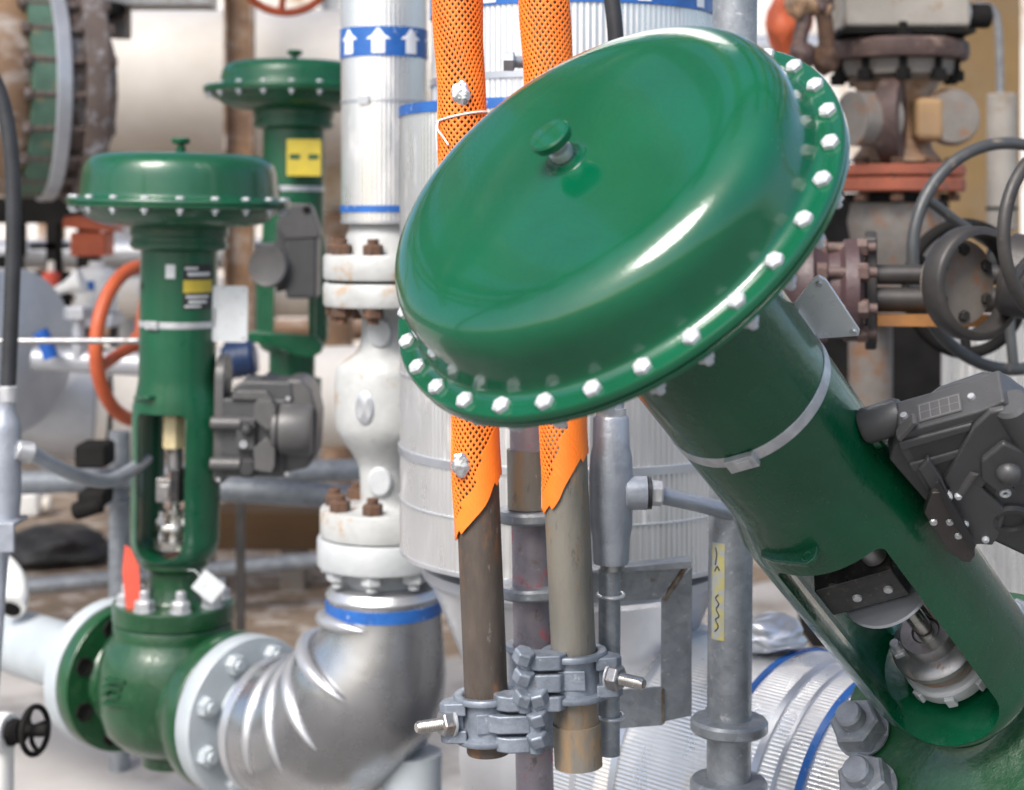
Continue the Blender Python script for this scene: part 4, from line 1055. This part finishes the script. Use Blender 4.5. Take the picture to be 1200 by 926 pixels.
# rusty vessel with its flanges
dv = Vector((.90, .43, 0)).normalized()
ve = P(96, 108, 6.3)
MVs = frame(ve, dv, (0, 0, 1))
vs_ = thing('rusty_vessel', 'big rust streaked vessel with flange and green gasket at the upper left edge', 'vessel', P(40, 108, 6.1))
m = MB(MVs); m.lathe([(0, -2.2), (.40, -2.2), (.40, -.34), (.392, -.28), (.37, -.25), (0, -.25)], 80); m.build('shell', rust_br, vs_)
m = MB(MVs); m.lathe([(0, -.25), (.395, -.25), (.405, -.245), (.405, -.165), (0, -.165)], 80); m.build('gasket', gasket, vs_)
m = MB(MVs); m.lathe([(0, -.165), (.415, -.165), (.42, -.16), (.42, -.115), (.415, -.11), (.36, -.108), (0, -.108)], 80); m.build('flange', silver, vs_)
m = MB(MVs); m.lathe([(0, -.108), (.375, -.108), (.375, -.06), (.425, -.058), (.43, -.05), (.43, .02), (.42, .03), (.30, .035), (.22, .09), (0, .09)], 80); m.build('blind_flange', rust_dk, vs_)
mb = MB(); mb.hexa(.026, .03); mb.cyl((0, 0, 0), (0, 0, -.30), .014, 12); mb.hexa(.026, .03, T(0, 0, -.30))
sm = lmesh(mb, 'stud', rust_dk)
for k in range(20):
    inst(sm, 'stud', vs_, MVs @ RZ(2 * PI * k / 20 + .1) @ T(.397, 0, .02))
bm_ = thing('pipe_hanger', 'dark steel beam stub with a hanging block at the top left', 'beam', P(150, 20, 6.6))
m = MB(); a = P(60, 3, 6.6); b = P(250, -6, 6.6); m.box(a.x, 6.5, a.z - .02, b.x, 6.7, b.z + .06); m.build('beam', steel_d, bm_)
m = MB(); a = P(130, 45, 6.6); b = P(151, 4, 6.6); m.box(a.x, 6.55, a.z, b.x, 6.65, b.z); m.build('block', grey_r, bm_, bevel=.008)
m = MB(); m.add(*blob(P(112, 12, 6.5), .075, 4, (1.4, .7, .6))); m.build('bolt_cluster', dark_st, bm_)
pipe('pipeline', 'huge pale cream pipeline crossing the background behind the rusty vessel', 'pipeline', P(-500, 100, 9.0), P(640, 100, 9.0), .41, cream, 64)
pipe('pipeline', 'tan pipeline in the background below the huge pale one', 'pipeline', P(-500, 215, 9.6), P(640, 212, 9.6), .22, tan, 48)
# lower pale pipe with reducer and big disc flange
pp = thing('pipeline', 'low beige pipe with silver reducer and disc flange behind the upright valve', 'pipeline', P(60, 470, 6.2))
m = MB(); m.cyl(P(95, 470, 6.3), P(560, 462, 6.9), .205, 48); m.build('pipe', cream, pp)
d_ = (P(560, 462, 6.9) - P(95, 470, 6.3)).normalized(); fr = frame(P(95, 470, 6.3), d_, (0, 0, 1))
m = MB(fr); m.lathe([(.1, -.26), (.16, -.24), (.195, -.12), (.212, -.02), (.215, .02), (.208, .03), (.1, .03)], 48, closed=True); m.build('reducer', silver, pp)
m = MB(fr); m.band(.2, .2095, .075, .09, seg=48); m.build('clip', dark_st, pp)
dd = Vector((.86, -.51, 0)).normalized(); fr2 = frame(P(14, 412, 5.7), dd, (0, 0, 1))
disc = thing('disc_flange', 'big silver disc flange with a blue lever at the left edge', 'flange', P(14, 500, 5.7))
m = MB(fr2); m.lathe([(0, -.5), (.17, -.5), (.17, -.08), (.285, -.07), (.29, -.06), (.29, .0), (.283, .008), (.20, .02), (.1, .05), (0, .05)], 72); m.build('disc', silver, disc)
m = MB(); m.sweep(spline([P(47, 388, 5.35), P(54, 402, 5.35), P(60, 420, 5.35)], 5), .025, 14); m.build('lever', mat('blue_enamel', (.01, .09, .38), None, 10, .4), disc)
m = MB(); m.cyl(P(40, 420, 5.45), P(168, 427, 5.45), .040, 28); m.build('outlet_pipe', silver, disc)
m = MB(); m.cyl(P(92, 420, 5.43), P(92, 360, 5.43), .022, 20); m.hexa(.05, .04, Matrix.Translation(P(92, 373, 5.43))); m.build('drain_nozzle', silver, disc)
pipe('thin_rod', 'thin pale steel rod crossing the left edge at mid height', 'rod', P(-60, 400, 4.4), P(162, 399.5, 4.4), .009, steel_d)
# orange handwheel
def handwheel(name, label, c, n, R, r, mt, spokes=3, a0=0.0, hub=.03, par=None, group=None):
    M = frame(c, n, (1, 0, 0))
    t = par or thing(name, label, 'handwheel', c, group)
    MB(M).ring(R, r, seg=72, rs=14).build('rim', mt, t, smooth=60)
    for k in range(spokes):
        a = a0 + 2 * PI * k / spokes
        m = MB(M); m.sweep(spline([(hub * .6 * math.cos(a), hub * .6 * math.sin(a), -.01), (R * .55 * math.cos(a), R * .55 * math.sin(a), -.012), (R * math.cos(a), R * math.sin(a), 0)], 5), r * .85, 10); m.build('spoke', mt, t)
    m = MB(M); m.lathe([(0, -.03), (hub, -.03), (hub, .02), (hub * .6, .03), (0, .03)], 24); m.build('hub', mt, t)
    return t
handwheel('handwheel', 'tall orange handwheel half hidden behind the upright valve column', P(166, 402, 5.2), (.93, -.36, 0), .243, .022, orange_p, 3, R_(75))
handwheel('handwheel', 'orange red handwheel cut off by the top edge', P(334, -28, 6.2), (.1, -.75, -.65), .165, .016, orange_p, 3, R_(20))
# small blurred things
t = thing('orange_box', 'blurred orange box with a tilted lid below the left actuator rim', 'box', P(107, 302, 6.4))
m = MB(); a = P(86, 300, 6.4); b = P(127, 272, 6.4); m.box(a.x, 6.35, a.z, b.x, 6.5, b.z); m.build('body', orange_p, t, bevel=.008)
m = MB(); q = [P(78, 266, 6.4), P(80, 254, 6.4), P(98, 252, 6.4), P(138, 268, 6.4), P(136, 272, 6.4)]; m.prism([(v.x, v.z) for v in q], 6.33, 6.52, axis='y'); m.build('lid', orange_p, t, bevel=.006)
t = thing('plastic_tank', 'white plastic tank with a blue mark below the orange box', 'tank', P(112, 366, 6.4))
m = MB(Matrix.Translation(P(113, 366, 6.4))); m.lathe([(0, 0), (.075, 0), (.08, .01), (.08, .15), (.06, .175), (.03, .18), (.03, .2), (0, .2)], 32); m.build('body', white_pl, t)
m = MB(Matrix.Translation(P(113, 366, 6.4))); m.box(-.03, -.085, .09, .012, -.06, .125); m.build('mark', blue, t)
a = P(113, 367, 6.4); m = MB(); m.box(a.x - .09, 6.3, a.z - .05, a.x + .09, 6.5, a.z); m.build('stand', silver, t, bevel=.01)
m = MB(); m.box(a.x + .055, 6.38, 0, a.x + .085, 6.41, a.z - .05); m.build('stand_leg', yoke_st, t)
m = MB(); m.lathe([(0, 0), (.045, 0), (.05, .004), (.022, .07), (.018, .11), (0, .11)], 28, frame(P(97, 329, 6.2), (-.9, 0, -.35))); props(m.build('funnel', white_pl), 'white plastic funnel lying beside the white tank', 'funnel')
t = thing('red_canister', 'small red canister in front of dark steelwork on the left', 'canister', P(60, 348, 7.45))
m = MB(Matrix.Translation(P(60, 348, 7.45))); m.lathe([(0, 0), (.035, .03), (.04, .06), (.04, .11), (0, .115)], 24); m.build('body', red_tag, t)
m = MB(Matrix.Translation(P(60, 348, 7.45))); m.lathe([(0, .115), (.018, .115), (.015, .16), (0, .165)], 20); m.build('cap', cream, t)
t = thing('steel_lattice', 'dark steel lattice beneath the rusty vessel', 'steelwork', P(40, 400, 7.6))
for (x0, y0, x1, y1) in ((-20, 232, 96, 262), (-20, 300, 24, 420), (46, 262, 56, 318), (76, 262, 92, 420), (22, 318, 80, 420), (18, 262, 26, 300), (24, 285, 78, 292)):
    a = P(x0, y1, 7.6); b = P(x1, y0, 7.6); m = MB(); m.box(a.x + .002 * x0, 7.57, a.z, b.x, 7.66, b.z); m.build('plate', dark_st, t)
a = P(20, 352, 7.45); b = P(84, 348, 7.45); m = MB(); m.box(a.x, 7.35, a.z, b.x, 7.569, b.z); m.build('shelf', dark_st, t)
dblue = mat('dark_blue_enamel', (.012, .035, .10), None, 10, .45)
t = thing('electric_motor', 'small dark blue motor behind the charcoal positioner of the upright valve', 'motor', P(282, 440, 5.9))
m = MB(); m.cyl(P(262, 424, 5.9), P(300, 418, 5.9), .065, 28, bev=.012); m.build('body', dblue, t)
for k in range(5):
    m = MB(); c = P(266 + 7 * k, 424 - k, 5.9); m.ring(.066, .004, frame(c, (1, 0, .05)), 28, 6); m.build('fin', dblue, t)
a = P(282, 440, 5.9); m = MB(); m.box(a.x - .015, 5.885, 0, a.x + .015, 5.915, a.z - .03); m.build('pedestal', yoke_st, t)
# hose and conduit at the left edge
t = thing('black_hose', 'black hose curving down the left edge into a grey conduit box', 'hose', P(8, 465, 3.55))
m = MB(); m.sweep(spline([P(-30, 60, 3.5), P(-8, 92, 3.5), P(6, 132, 3.5), P(14, 190, 3.5), P(16, 270, 3.5), P(13, 370, 3.5), P(9, 464, 3.5)], 6), .0165, 16); m.build('tube', rubber, t)
m = MB(); m.cyl(P(9, 472, 3.5), P(9, 452, 3.5), .021, 24, bev=.003); m.build('ferrule', zinc, t)
t = thing('conduit_fitting', 'blue grey conduit box at the left edge with a drooping flexible conduit', 'conduit', P(6, 640, 3.5))
m = MB(); c = P(6, 615, 3.5); m.lathe([(0, 0), (.028, 0), (.030, .01), (.034, .06), (.034, .20), (.030, .225), (.022, .24), (.022, .262), (0, .262)], 32, Matrix.Translation(c)); m.build('body', cast_g, t)
m = MB(); a = P(-20, 641, 3.5); b = P(26, 607, 3.5); m.box(a.x, 3.44, a.z, b.x, 3.452, b.z); m.box(a.x, 3.452, b.z - .01, b.x, 3.54, b.z); m.build('cover_plate', cast_g, t, bevel=.002)
m = MB(); m.cyl(P(4, 640, 3.52), P(-30, 1110, 3.52), .013, 20); m.build('drop_conduit', cast_g, t)
m = MB(); m.sweep(spline([P(14, 527, 3.5), P(34, 530, 3.52), P(62, 545, 3.6), P(98, 560, 3.75), P(130, 563, 3.9), P(158, 548, 4.05), P(180, 530, 4.2)], 8), .0165, 18); m.build('flexible_conduit', cast_g, t)
m = MB(); m.cyl(P(18, 527, 3.49), P(38, 531, 3.51), .022, 24, bev=.002); m.build('gland', zinc, t)
# scaffold rails behind the upright valve
sr = 'scaffold tubes'
pipe('scaffold_rail', 'blotchy galvanised rail at mid height behind the upright valve, upper of two', 'scaffold tube', P(20, 566, 4.75), P(620, 543, 5.2), .034, galv, group=sr)
pipe('scaffold_rail', 'shiny galvanised rail behind the upright valve, just below the blotchy one', 'scaffold tube', P(236, 572, 4.55), P(600, 594, 4.6), .034, galv, group=sr)
pipe('scaffold_rail', 'low galvanised rail just above the dirt behind the upright valve', 'scaffold tube', P(-40, 694, 6.4), P(560, 640, 6.9), .033, galv, group=sr)
t = thing('scaffold_standard', 'grey scaffold post with a collar left of the upright valve yoke', 'scaffold tube', P(140, 790, 4.85), sr)
pb_ = P(140, 560, 4.85); m = MB(); m.cyl((pb_.x, 4.85, 0), (pb_.x, 4.85, P(140, 505, 4.85).z), .031, 28); m.build('tube', galv, t)
m = MB(Matrix.Translation(P(140, 588, 4.85))); m.lathe([(.03, -.008), (.052, -.006), (.052, .006), (.03, .010)], 32, closed=True); m.build('collar', galv, t)
t = thing('scaffold_clamp', 'dark blurred clamp blocks on the rail left of the upright valve', 'clamp', P(118, 605, 4.7), 'scaffold clamps')
for (x0, y0, x1, y1) in ((93, 518, 130, 546), (96, 572, 128, 592)):
    a = P(x0, y1, 4.7); b = P(x1, y0, 4.7); m = MB(); m.box(a.x, 4.64, a.z, b.x, 4.76, b.z); m.build('jaw', dark_st, t, bevel=.012)
m = MB(); m.cyl(P(86, 600, 4.66), P(120, 590, 4.66), .026, 16, bev=.006); m.build('bolt', dark_st, t)
# litter on the ground
m = MB(); m.add(*blob(P(64, 640, 7.7), .23, 6, (1.15, .9, .40))); props(m.build('tarpaulin', tarp, smooth=40), 'black crumpled tarpaulin heap on the ground at the left', 'tarpaulin')
t = thing('jerrycan', 'white plastic jerrycan standing on the ground beyond the conduit box at the left', 'jerrycan', P(32, 604, 8.9))
m = MB(); a = P(12, 604, 8.9); b = P(50, 574, 8.9); m.box(a.x, 8.83, .005, b.x, 9.0, b.z); m.build('body', white_pl, t, bevel=.03)
m = MB(); m.cyl(P(50, 590, 8.9), P(60, 590, 8.9), .045, 20, bev=.006); m.build('cap', cream, t)
t = thing('drain_elbow', 'white pipe elbow with a dark open mouth at the left edge', 'pipe elbow', P(14, 725, 4.5))
m = MB(); m.sweep(spline([P(-30, 655, 4.6), P(-4, 660, 4.58), P(14, 678, 4.55), P(18, 700, 4.5), P(14, 712, 4.46)], 6), .036, 24); m.build('elbow', white_pl, t)
m = MB(); c = P(13, 713, 4.45); m.lathe([(0, 0), (.027, 0), (.027, .006), (0, .006)], 24, frame(c, (-.1, -.75, -.6))); m.build('mouth', dark_st, t)  # dark disc stands in for the shaded inside of the open end
t = thing('small_valve', 'small black handwheel valve on white pipe at the lower left edge', 'valve', P(20, 880, 3.6))
m = MB(); m.cyl(P(-60, 858, 3.65), P(12, 858, 3.6), .042, 28, bev=.004); m.build('body', white_pl, t)
m = MB(); m.cyl(P(12, 858, 3.6), P(26, 857, 3.59), .026, 20); m.hexa(.03, .02, frame(P(10, 858, 3.6), (1, -.05, 0))); m.build('bonnet', dark_st, t)
m = MB(); m.cyl(P(24, 857, 3.6), P(40, 857, 3.58), .012, 14); m.build('stem', dark_st, t)
handwheel('handwheel', '', P(41, 856, 3.58), (.95, -.30, .1), .050, .0065, dark_st, 4, .4, .014, par=t)
m = MB(); m.cyl((P(0, 858, 3.62).x, 3.62, 0), (P(0, 858, 3.62).x, 3.62, P(0, 858, 3.62).z), .03, 20); m.build('riser', white_pl, t)
t = thing('timber_baulk', 'brown timber baulk behind the upright valve', 'timber', P(310, 640, 7.2))
m = MB(); a = P(215, 640, 7.2); b = P(420, 596, 7.2); m.box(a.x, 7.1, a.z, b.x, 7.35, b.z); m.build('beam', mat('brown_timber', (.16, .09, .035), (.10, .055, .025), 4, .8, stretch=(.3, 1, 1)), t, bevel=.01)
for x in (235, 345, 410):
    m = MB(); a = P(x, 640, 7.2); m.box(a.x - .05, 7.12, 0, a.x + .05, 7.3, a.z); m.build('block', grey_r, t)
rg = random.Random(11)
stm = None
for k in range(46):
    x, y = rg.uniform(-3.6, .2), rg.uniform(6.0, 10.5)
    if stm is None:
        m = MB(); m.add(*blob(Vector((0, 0, 0)), 1.0, 2, (1.2, 1, .6))); stm = lmesh(m, 'stone', mat('rubble', (.40, .34, .28), (.26, .21, .17), 2, .9, bump=.4), 40)
    o = bpy.data.objects.new('stone', stm); C.objects.link(o); r = rg.uniform(.025, .085)
    o.matrix_world = Matrix.Translation((x, y, r * .3)) @ RZ(rg.uniform(0, 6)) @ Matrix.Scale(r, 4)
    props(o, 'loose pale stone lying on the brown dirt behind the upright valve', 'stone', 'loose stones on the dirt')

# ------------------------------------------------------------------ background, right
m = MB(); a = P(1042, 0, 7.2); b = P(1196, 0, 7.2); m.box(a.x, 7.2, 0, b.x, 7.8, 4.2); m.build('tan_column', tan_w, None)
props(bpy.data.objects['tan_column'], 'broad tan concrete column behind the rusty valves at the right', 'column')
rv = thing('rusty_valve', 'rust covered stacked valve with grey actuator box and orange flange at the upper right', 'valve', P(1050, 500, 4.6))
Ry = 4.6
MR = Matrix.Translation((P(1050, 0, Ry).x, Ry, 0)); zr = lambda y: CZ - (y - 250) / F * Ry; sr_ = Ry / F
m = MB(MR); m.box(-72 * sr_, -.16, zr(40), 70 * sr_, .16, zr(-70)); m.build('actuator_box', beige, rv, bevel=.015)
m = MB(MR); m.box(-76 * sr_, -.17, zr(46), 74 * sr_, .17, zr(41)); m.build('box_base', dark_st, rv)
m = MB(MR); m.lathe([(0, zr(72)), (.195, zr(72)), (.20, zr(68)), (.20, zr(54)), (.19, zr(50)), (.12, zr(48)), (0, zr(44))], 48); m.build('top_flange', brownish, rv)
m = MB(MR); m.lathe([(0, zr(98)), (.12, zr(98)), (.16, zr(90)), (.165, zr(73)), (0, zr(73))], 48); m.build('pale_ring', grey_r, rv)
m = MB(MR); m.lathe([(0, zr(192)), (.13, zr(190)), (.10, zr(175)), (.085, zr(150)), (.09, zr(120)), (.12, zr(98)), (0, zr(98))], 48); m.build('bonnet', rust_br, rv)
m = MB(MR); m.lathe([(0, -.03), (.115, -.03), (.12, -.02), (.12, .03), (0, .03)], 40, T(-.03, -.10, zr(143)) @ RZ(R_(-25)) @ RY(PI / 2)); m.build('side_flange', brownish, rv)
m = MB(MR); m.cyl((-.16, -.16, zr(143)), (-.05, -.11, zr(143)), .075, 32); m.build('side_pipe', grey_r, rv)
m = MB(MR); m.box(.02, -.15, zr(168), .10, -.05, zr(118)); m.build('cheek', mat('tan_casting', (.42, .26, .12), (.3, .19, .1), 6, .7), rv, bevel=.02)
m = MB(MR); m.lathe([(0, -.02), (.075, -.02), (.08, -.01), (.07, .02), (0, .03)], 32, T(.125, -.12, zr(140)) @ RX(PI / 2)); m.build('round_cap', grey_r, rv)
for (y0, y1) in ((207, 194), (225, 209)):
    m = MB(MR); m.lathe([(0, zr(y1)), (.185, zr(y1)), (.19, zr(y1 + 2)), (.19, zr(y0 - 2)), (.185, zr(y0)), (0, zr(y0))], 48); m.build('orange_flange', orange_r, rv)
m = MB(MR); m.lathe([(0, zr(238)), (.13, zr(236)), (.14, zr(227)), (0, zr(225))], 40); m.build('gasket', dark_st, rv)
m = MB(MR); m.lathe([(0, zr(380)), (.06, zr(380)), (.07, zr(330)), (.12, zr(295)), (.135, zr(260)), (.125, zr(238)), (0, zr(238))], 48); m.build('body', grey_r, rv)
mb = MB(); mb.hexa(.022, .03); mb.cyl((0, 0, -.11), (0, 0, .045), .011, 10); mb.hexa(.022, .03, T(0, 0, -.11))
rm_ = lmesh(mb, 'stud', dark_st)
for k in range(10):
    inst(rm_, 'stud', rv, MR @ RZ(2 * PI * k / 10 + .2) @ T(.165, 0, zr(52)))
mb = MB(); mb.hexa(.02, .02); mb.cyl((0, 0, .001), (0, 0, -.1), .009, 8); mb.hexa(.02, .02, T(0, 0, -.1)); rm2 = lmesh(mb, 'bolt', rust)
for k in range(10):
    inst(rm2, 'bolt', rv, MR @ RZ(2 * PI * k / 10 + .1) @ T(.16, 0, zr(194)))
m = MB(MR); m.cyl((.17, -.1, zr(24)), (.235, -.1, zr(24)), .034, 24, bev=.006); m.build('cable_gland', dark_st, rv)
m = MB(MR); m.cyl((.155, -.105, zr(22)), (.172, -.105, zr(22)), .036, 24); m.build('gland_ring', zinc, rv)
m = MB(); m.cyl(P(1020, 320, 4.7), (P(1020, 0, 4.7).x, 4.7, 0), .062, 32); props(m.build('grey_pipe', grey_r), 'dusty grey vertical pipe in the dark gap behind the big column', 'pipe')
# hanging brown linkage
t = thing('linkage', 'rusty hanging links and hooks left of the grey actuator box', 'linkage', P(955, 80, 4.4))
for pts, r, mt in (([(946, -30), (944, 10), (938, 45), (936, 70)], .020, brownish), ([(960, -30), (964, 10), (968, 40), (970, 80)], .022, rust), ([(932, 12), (950, 6), (972, 12)], .028, rust_br)):
    m = MB(); m.sweep(spline([P(x, y, 4.4) for x, y in pts], 5), r, 12); m.build('link', mt, t)
for (x, y, mt) in ((936, 6, rust_br), (968, 70, rust), (940, 66, brownish), (962, 4, brownish)):
    m = MB(); m.add(*blob(P(x, y, 4.4), .042, x * .1, (.8, .8, 1))); m.build('knuckle', mt, t)
m = MB(); m.add(*blob(P(925, 20, 5.6), .10, 8, (.7, .7, 1.3))); props(m.build('orange_cover', orange_p), 'blurred orange cover behind the rusty links', 'cover')
# grey tube and rod on the column
t = thing('gas_tube', 'pale grey vertical tube with a thin rod in front of the tan column', 'tube', P(1174, 262, 5.4))
m = MB(); m.cyl(P(1174, 270, 5.4), P(1174, 110, 5.4), .048, 32, bev=.006); m.build('tube', beige, t)
m = MB(); m.sweep(spline([P(1172, 112, 5.4), P(1171, 60, 5.4), P(1168, 22, 5.4), P(1158, 8, 5.4), P(1140, 6, 5.4)], 5), .013, 14); m.build('rod', steel_d, t)
m = MB(); m.band(.0, .051, 0, .01, M=Matrix.Translation(P(1174, 246, 5.4))); m.build('clip', dark_st, t)
# gate valve lying on its side: mauve bonnet, yoke arms, ring and wheels
gv = thing('gate_valve', 'dark gate valve lying sideways with mauve bonnet and yoke arms at the right edge', 'valve', P(1060, 345, 3.1))
da = Vector((.985, -.17, 0)).normalized(); gc_ = P(965, 340, 3.15); MGt = frame(gc_, da, (0, 0, 1))
mauve = mat('mauve_brown_paint', (.075, .042, .044), (.05, .03, .032), 10, .5, .1, bump=.3)
m = MB(MGt); m.lathe([(0, -.10), (.085, -.10), (.10, -.06), (.11, -.045), (.11, -.02), (.095, -.012), (.08, .01), (.085, .03), (.098, .04), (.098, .065), (.07, .075), (0, .075)], 56); m.build('bonnet', mauve, gv)
mb = MB(); mb.hexa(.018, .02); mb.cyl((0, 0, -.09), (0, 0, .035), .010, 12); mb.hexa(.018, .02, T(0, 0, -.075))
gm_ = lmesh(mb, 'stud', brownish)
for k in range(8):
    inst(gm_, 'stud', gv, MGt @ RZ(2 * PI * k / 8 + .35) @ T(.088, 0, .062))
m = MB(MGt); m.prism([(-.10, -.022), (.10, -.022), (.115, 0), (.10, .022), (-.10, .022), (-.115, 0)], .078, .10); m.build('yoke_foot', yoke_st, gv, bevel=.004)
for (za, r, mt, nm) in ((.030, .019, yoke_st, 'yoke_arm'), (-.018, .024, yoke_st, 'yoke_arm')):
    m = MB(MGt); m.cyl((za, -.01, .07), (za, -.03, .33), r, 20); m.build(nm, mt, gv)
m = MB(MGt); m.box(-.066, -.03, .10, -.045, .03, .31); m.build('stem_guard', mat('rust_orange_bar', (.30, .13, .03), (.2, .09, .03), 12, .7), gv)
fh = frame(P(1140, 332, 2.95), (.45, -.89, 0), (0, 0, 1))
m = MB(fh); m.lathe([(.086, -.022), (.100, -.022), (.103, -.016), (.103, .020), (.099, .025), (.088, .026), (.085, .018)], 64, closed=True); m.build('yoke_ring', yoke_st, gv, smooth=50)
m = MB(fh); m.lathe([(0, -.05), (.078, -.05), (.078, -.03), (.03, -.02), (0, -.02)], 40); m.build('ring_plate', grey_r, gv)
for k in range(6):
    m = MB(fh); m.hexa(.011, .014, RZ(2 * PI * k / 6) @ T(.060, 0, -.03)); m.build('nut', yoke_st, gv)
m = MB(); m.cyl(P(1175, 320, 2.95), P(1260, 335, 2.9), .075, 32, bev=.01); m.build('gear_case', yoke_st, gv)
handwheel('handwheel', 'big dark handwheel with broad rim at the right edge in front of the tan column', P(1186, 300, 3.3), (.30, -.95, .05), .228, .0125, wheel_g, 3, R_(150), .04, group='dark handwheels at the right')
handwheel('handwheel', 'second dark handwheel cut off by the right edge, inside the bigger one', P(1246, 275, 2.75), (.55, -.83, 0), .150, .011, yoke_st, 3, R_(90), .03, group='dark handwheels at the right')
handwheel('handwheel', 'lower black handwheel arc hanging below the worn yoke ring', P(1132, 338, 3.45), (.25, -.96, .05), .135, .013, dark_st, 3, R_(30), .04, group='dark handwheels at the right')
# ribbed duct at the right edge and a black box coloured to stand in for the dark gap
MRd = Matrix.Translation((P(1196, 0, 4.2).x, 4.2, 0))
t = thing('clad_pipe', 'ribbed pale clad duct rising at the right edge behind the big positioner', 'clad pipe', (P(1196, 0, 4.2).x, 4.2, 0))
m = MB(MRd); clad_shell(m, .185, 0.0, CZ - (372 - 250) / F * 4.2, 44, .012, seg=440); m.build('cladding', clad, t, smooth=60)
m = MB(MRd); m.band(.1, .2, CZ - (372 - 250) / F * 4.2, CZ - (366 - 250) / F * 4.2); m.build('top_ring', clad_s, t)
m = MB(); a = P(952, 0, 6.2); b = P(1112, 0, 6.2); m.box(a.x, 6.2, 0, b.x, 6.5, CZ - (232 - 250) / F * 6.2); props(m.build('dark_backdrop', dark_st), 'black backdrop box standing in for the dark gap behind the dusty grey pipe', 'wall')
m = MB(); m.box(-9, 15, 0, 9, 15.4, 4.6); props(m.build('pale_wall', wall_l), 'long pale plastered wall far behind the pipework', 'wall')
# hose end above the dome
m = MB(); m.sweep(spline([P(712, -60, 2.5), P(716, -10, 2.5), P(720, 25, 2.5), P(722, 60, 2.5), P(722, 130, 2.5)], 6), .0125, 18); props(m.build('black_cable', rubber), 'thick black cable dropping behind the top of the big dome', 'cable')
m = MB(); m.cyl(P(592, 72, 2.62), P(700, 74, 2.66), .0105, 20, bev=.003); m.hexa(.017, .018, frame(P(590, 72, 2.62), (1, 0, 0))); props(m.build('tie_bolt', galv), 'short galvanised tie rod between the orange sleeves near the top', 'rod')

# ------------------------------------------------------------------ blurred plant behind everything
rk = 'columns of the far pipe rack'
bx_mats = dict(b=rust_br, s=silver, w=cream, d=rust_dk, t=tan)
for (px, D, w, mt, lb) in ((282, 8.3, 34, 'b', 'brown rusted rack column between the upright valve and the far valve'), (-40, 10.5, 40, 'd', 'dark rusted rack column behind the vessel at the far left'), (388, 10.8, 22, 's', 'silver rack column just left of the white globe valve'), (925, 9.0, 22, 'b', 'brown rack column behind the rusty links at the right')):
    hw = w / 2 * D / F; x = P(px, 0, D).x
    m = MB(); m.box(x - hw, D - .004, 0, x + hw, D + .004, 4.3); m.box(x - hw, D - .08, 0, x - hw + .012, D - .0045, 4.3); m.box(x + hw - .012, D - .08, 0, x + hw, D - .0045, 4.3)
    m.box(x - hw, D - .10, 0, x + hw, D - .0805, .02)
    props(m.build('rack_column', bx_mats[mt]), lb, 'column', rk)
fp_ = 'blurred pipes of the far rack'
for (x0, y0, x1, y1, D, r, mt, lb) in (
    (150, 700, 152, -60, 11.5, .12, silver, 'silver vertical pipe far behind the left actuator'),
    (230, 700, 231, 150, 12.5, .16, cream, 'pale vertical pipe far behind, right of the left actuator'),
    (60, 560, 61, 150, 12.0, .10, rust_br, 'rust brown vertical pipe far behind at the left'),
    (-200, 300, 620, 296, 11.0, .10, silver, 'silver horizontal pipe far behind at the height of the orange box'),
    (-200, 352, 620, 346, 10.4, .13, cream, 'pale horizontal pipe far behind, above the beige pipe'),
    (-200, 392, 620, 384, 11.8, .08, rust_br, 'thin rust brown pipe far behind, above the beige pipe'),
    (395, 690, 396, 250, 9.4, .09, rust_br, 'rusty vertical pipe behind the white globe valve'),
    (870, 400, 1010, 396, 9.6, .15, cream, 'pale pipe stub seen past the big column at the right'),
    (880, 60, 1010, 58, 10.5, .10, silver, 'silver pipe glimpsed behind the rusty links')):
    pipe('far_pipe', lb, 'pipe', P(x0, y0, D), P(x1, y1, D), r, mt, 24, group=fp_)
fl_ = 'flanges on the far pipes'
for (px, py, D, ax, r, mt, lb) in ((180, 350, 10.4, (1, 0, .01), .20, silver, 'silver flange pair on the pale far pipe left of the upright column'), (310, 347, 10.4, (1, 0, .01), .20, rust_br, 'rusty flange pair on the pale far pipe behind the far valve'), (230, 290, 12.5, (0, 0, 1), .24, rust_dk, 'dark flange on the pale vertical far pipe')):
    m = MB(); fr = frame(P(px, py, D), ax); m.lathe([(0, -.05), (r, -.05), (r, -.008), (r * .8, -.006), (r * .8, .006), (r, .008), (r, .05), (0, .05)], 32, fr)
    props(m.build('far_flange', mt), lb, 'flange', fl_)

# ------------------------------------------------------------------ unseen pipe rack added overhead to shade the plant and reflect in the paint
ov = thing('added_overhead_rack', 'unseen brown pipe rack added overhead to shade the plant and reflect in the dome', 'pipe rack', (0, 4.2, 5.0))
for k, y in enumerate((2.6, 4.4, 6.2, 8.0)):
    m = MB(); m.box(-7, y - .10, 5.0, 6, y + .10, 5.02); m.box(-7, y - .01, 5.021, 6, y + .01, 5.28); m.box(-7, y - .10, 5.281, 6, y + .10, 5.30); m.build('beam', rust_br, ov)
for x, r, mt in ((-5.6, .16, silver), (-4.8, .22, tan), (-3.9, .18, rust_br), (-3.2, .13, cream), (-2.3, .26, tan), (-1.5, .12, rust_br), (-.7, .20, tan), (.4, .16, rust_br), (1.4, .24, tan), (2.6, .2, silver), (3.8, .22, rust_br), (4.9, .2, tan)):
    m = MB(); m.cyl((x, 1.9, 5.30 + r), (x, 9.2, 5.30 + r), r, 24); m.build('pipe', mt, ov)
for x in (-7, 6):
    for y in (2.6, 8.0):
        m = MB(); m.box(x - .12, y - .12, 0, x + .12, y + .12, 4.998); m.build('leg', rust_br, ov)
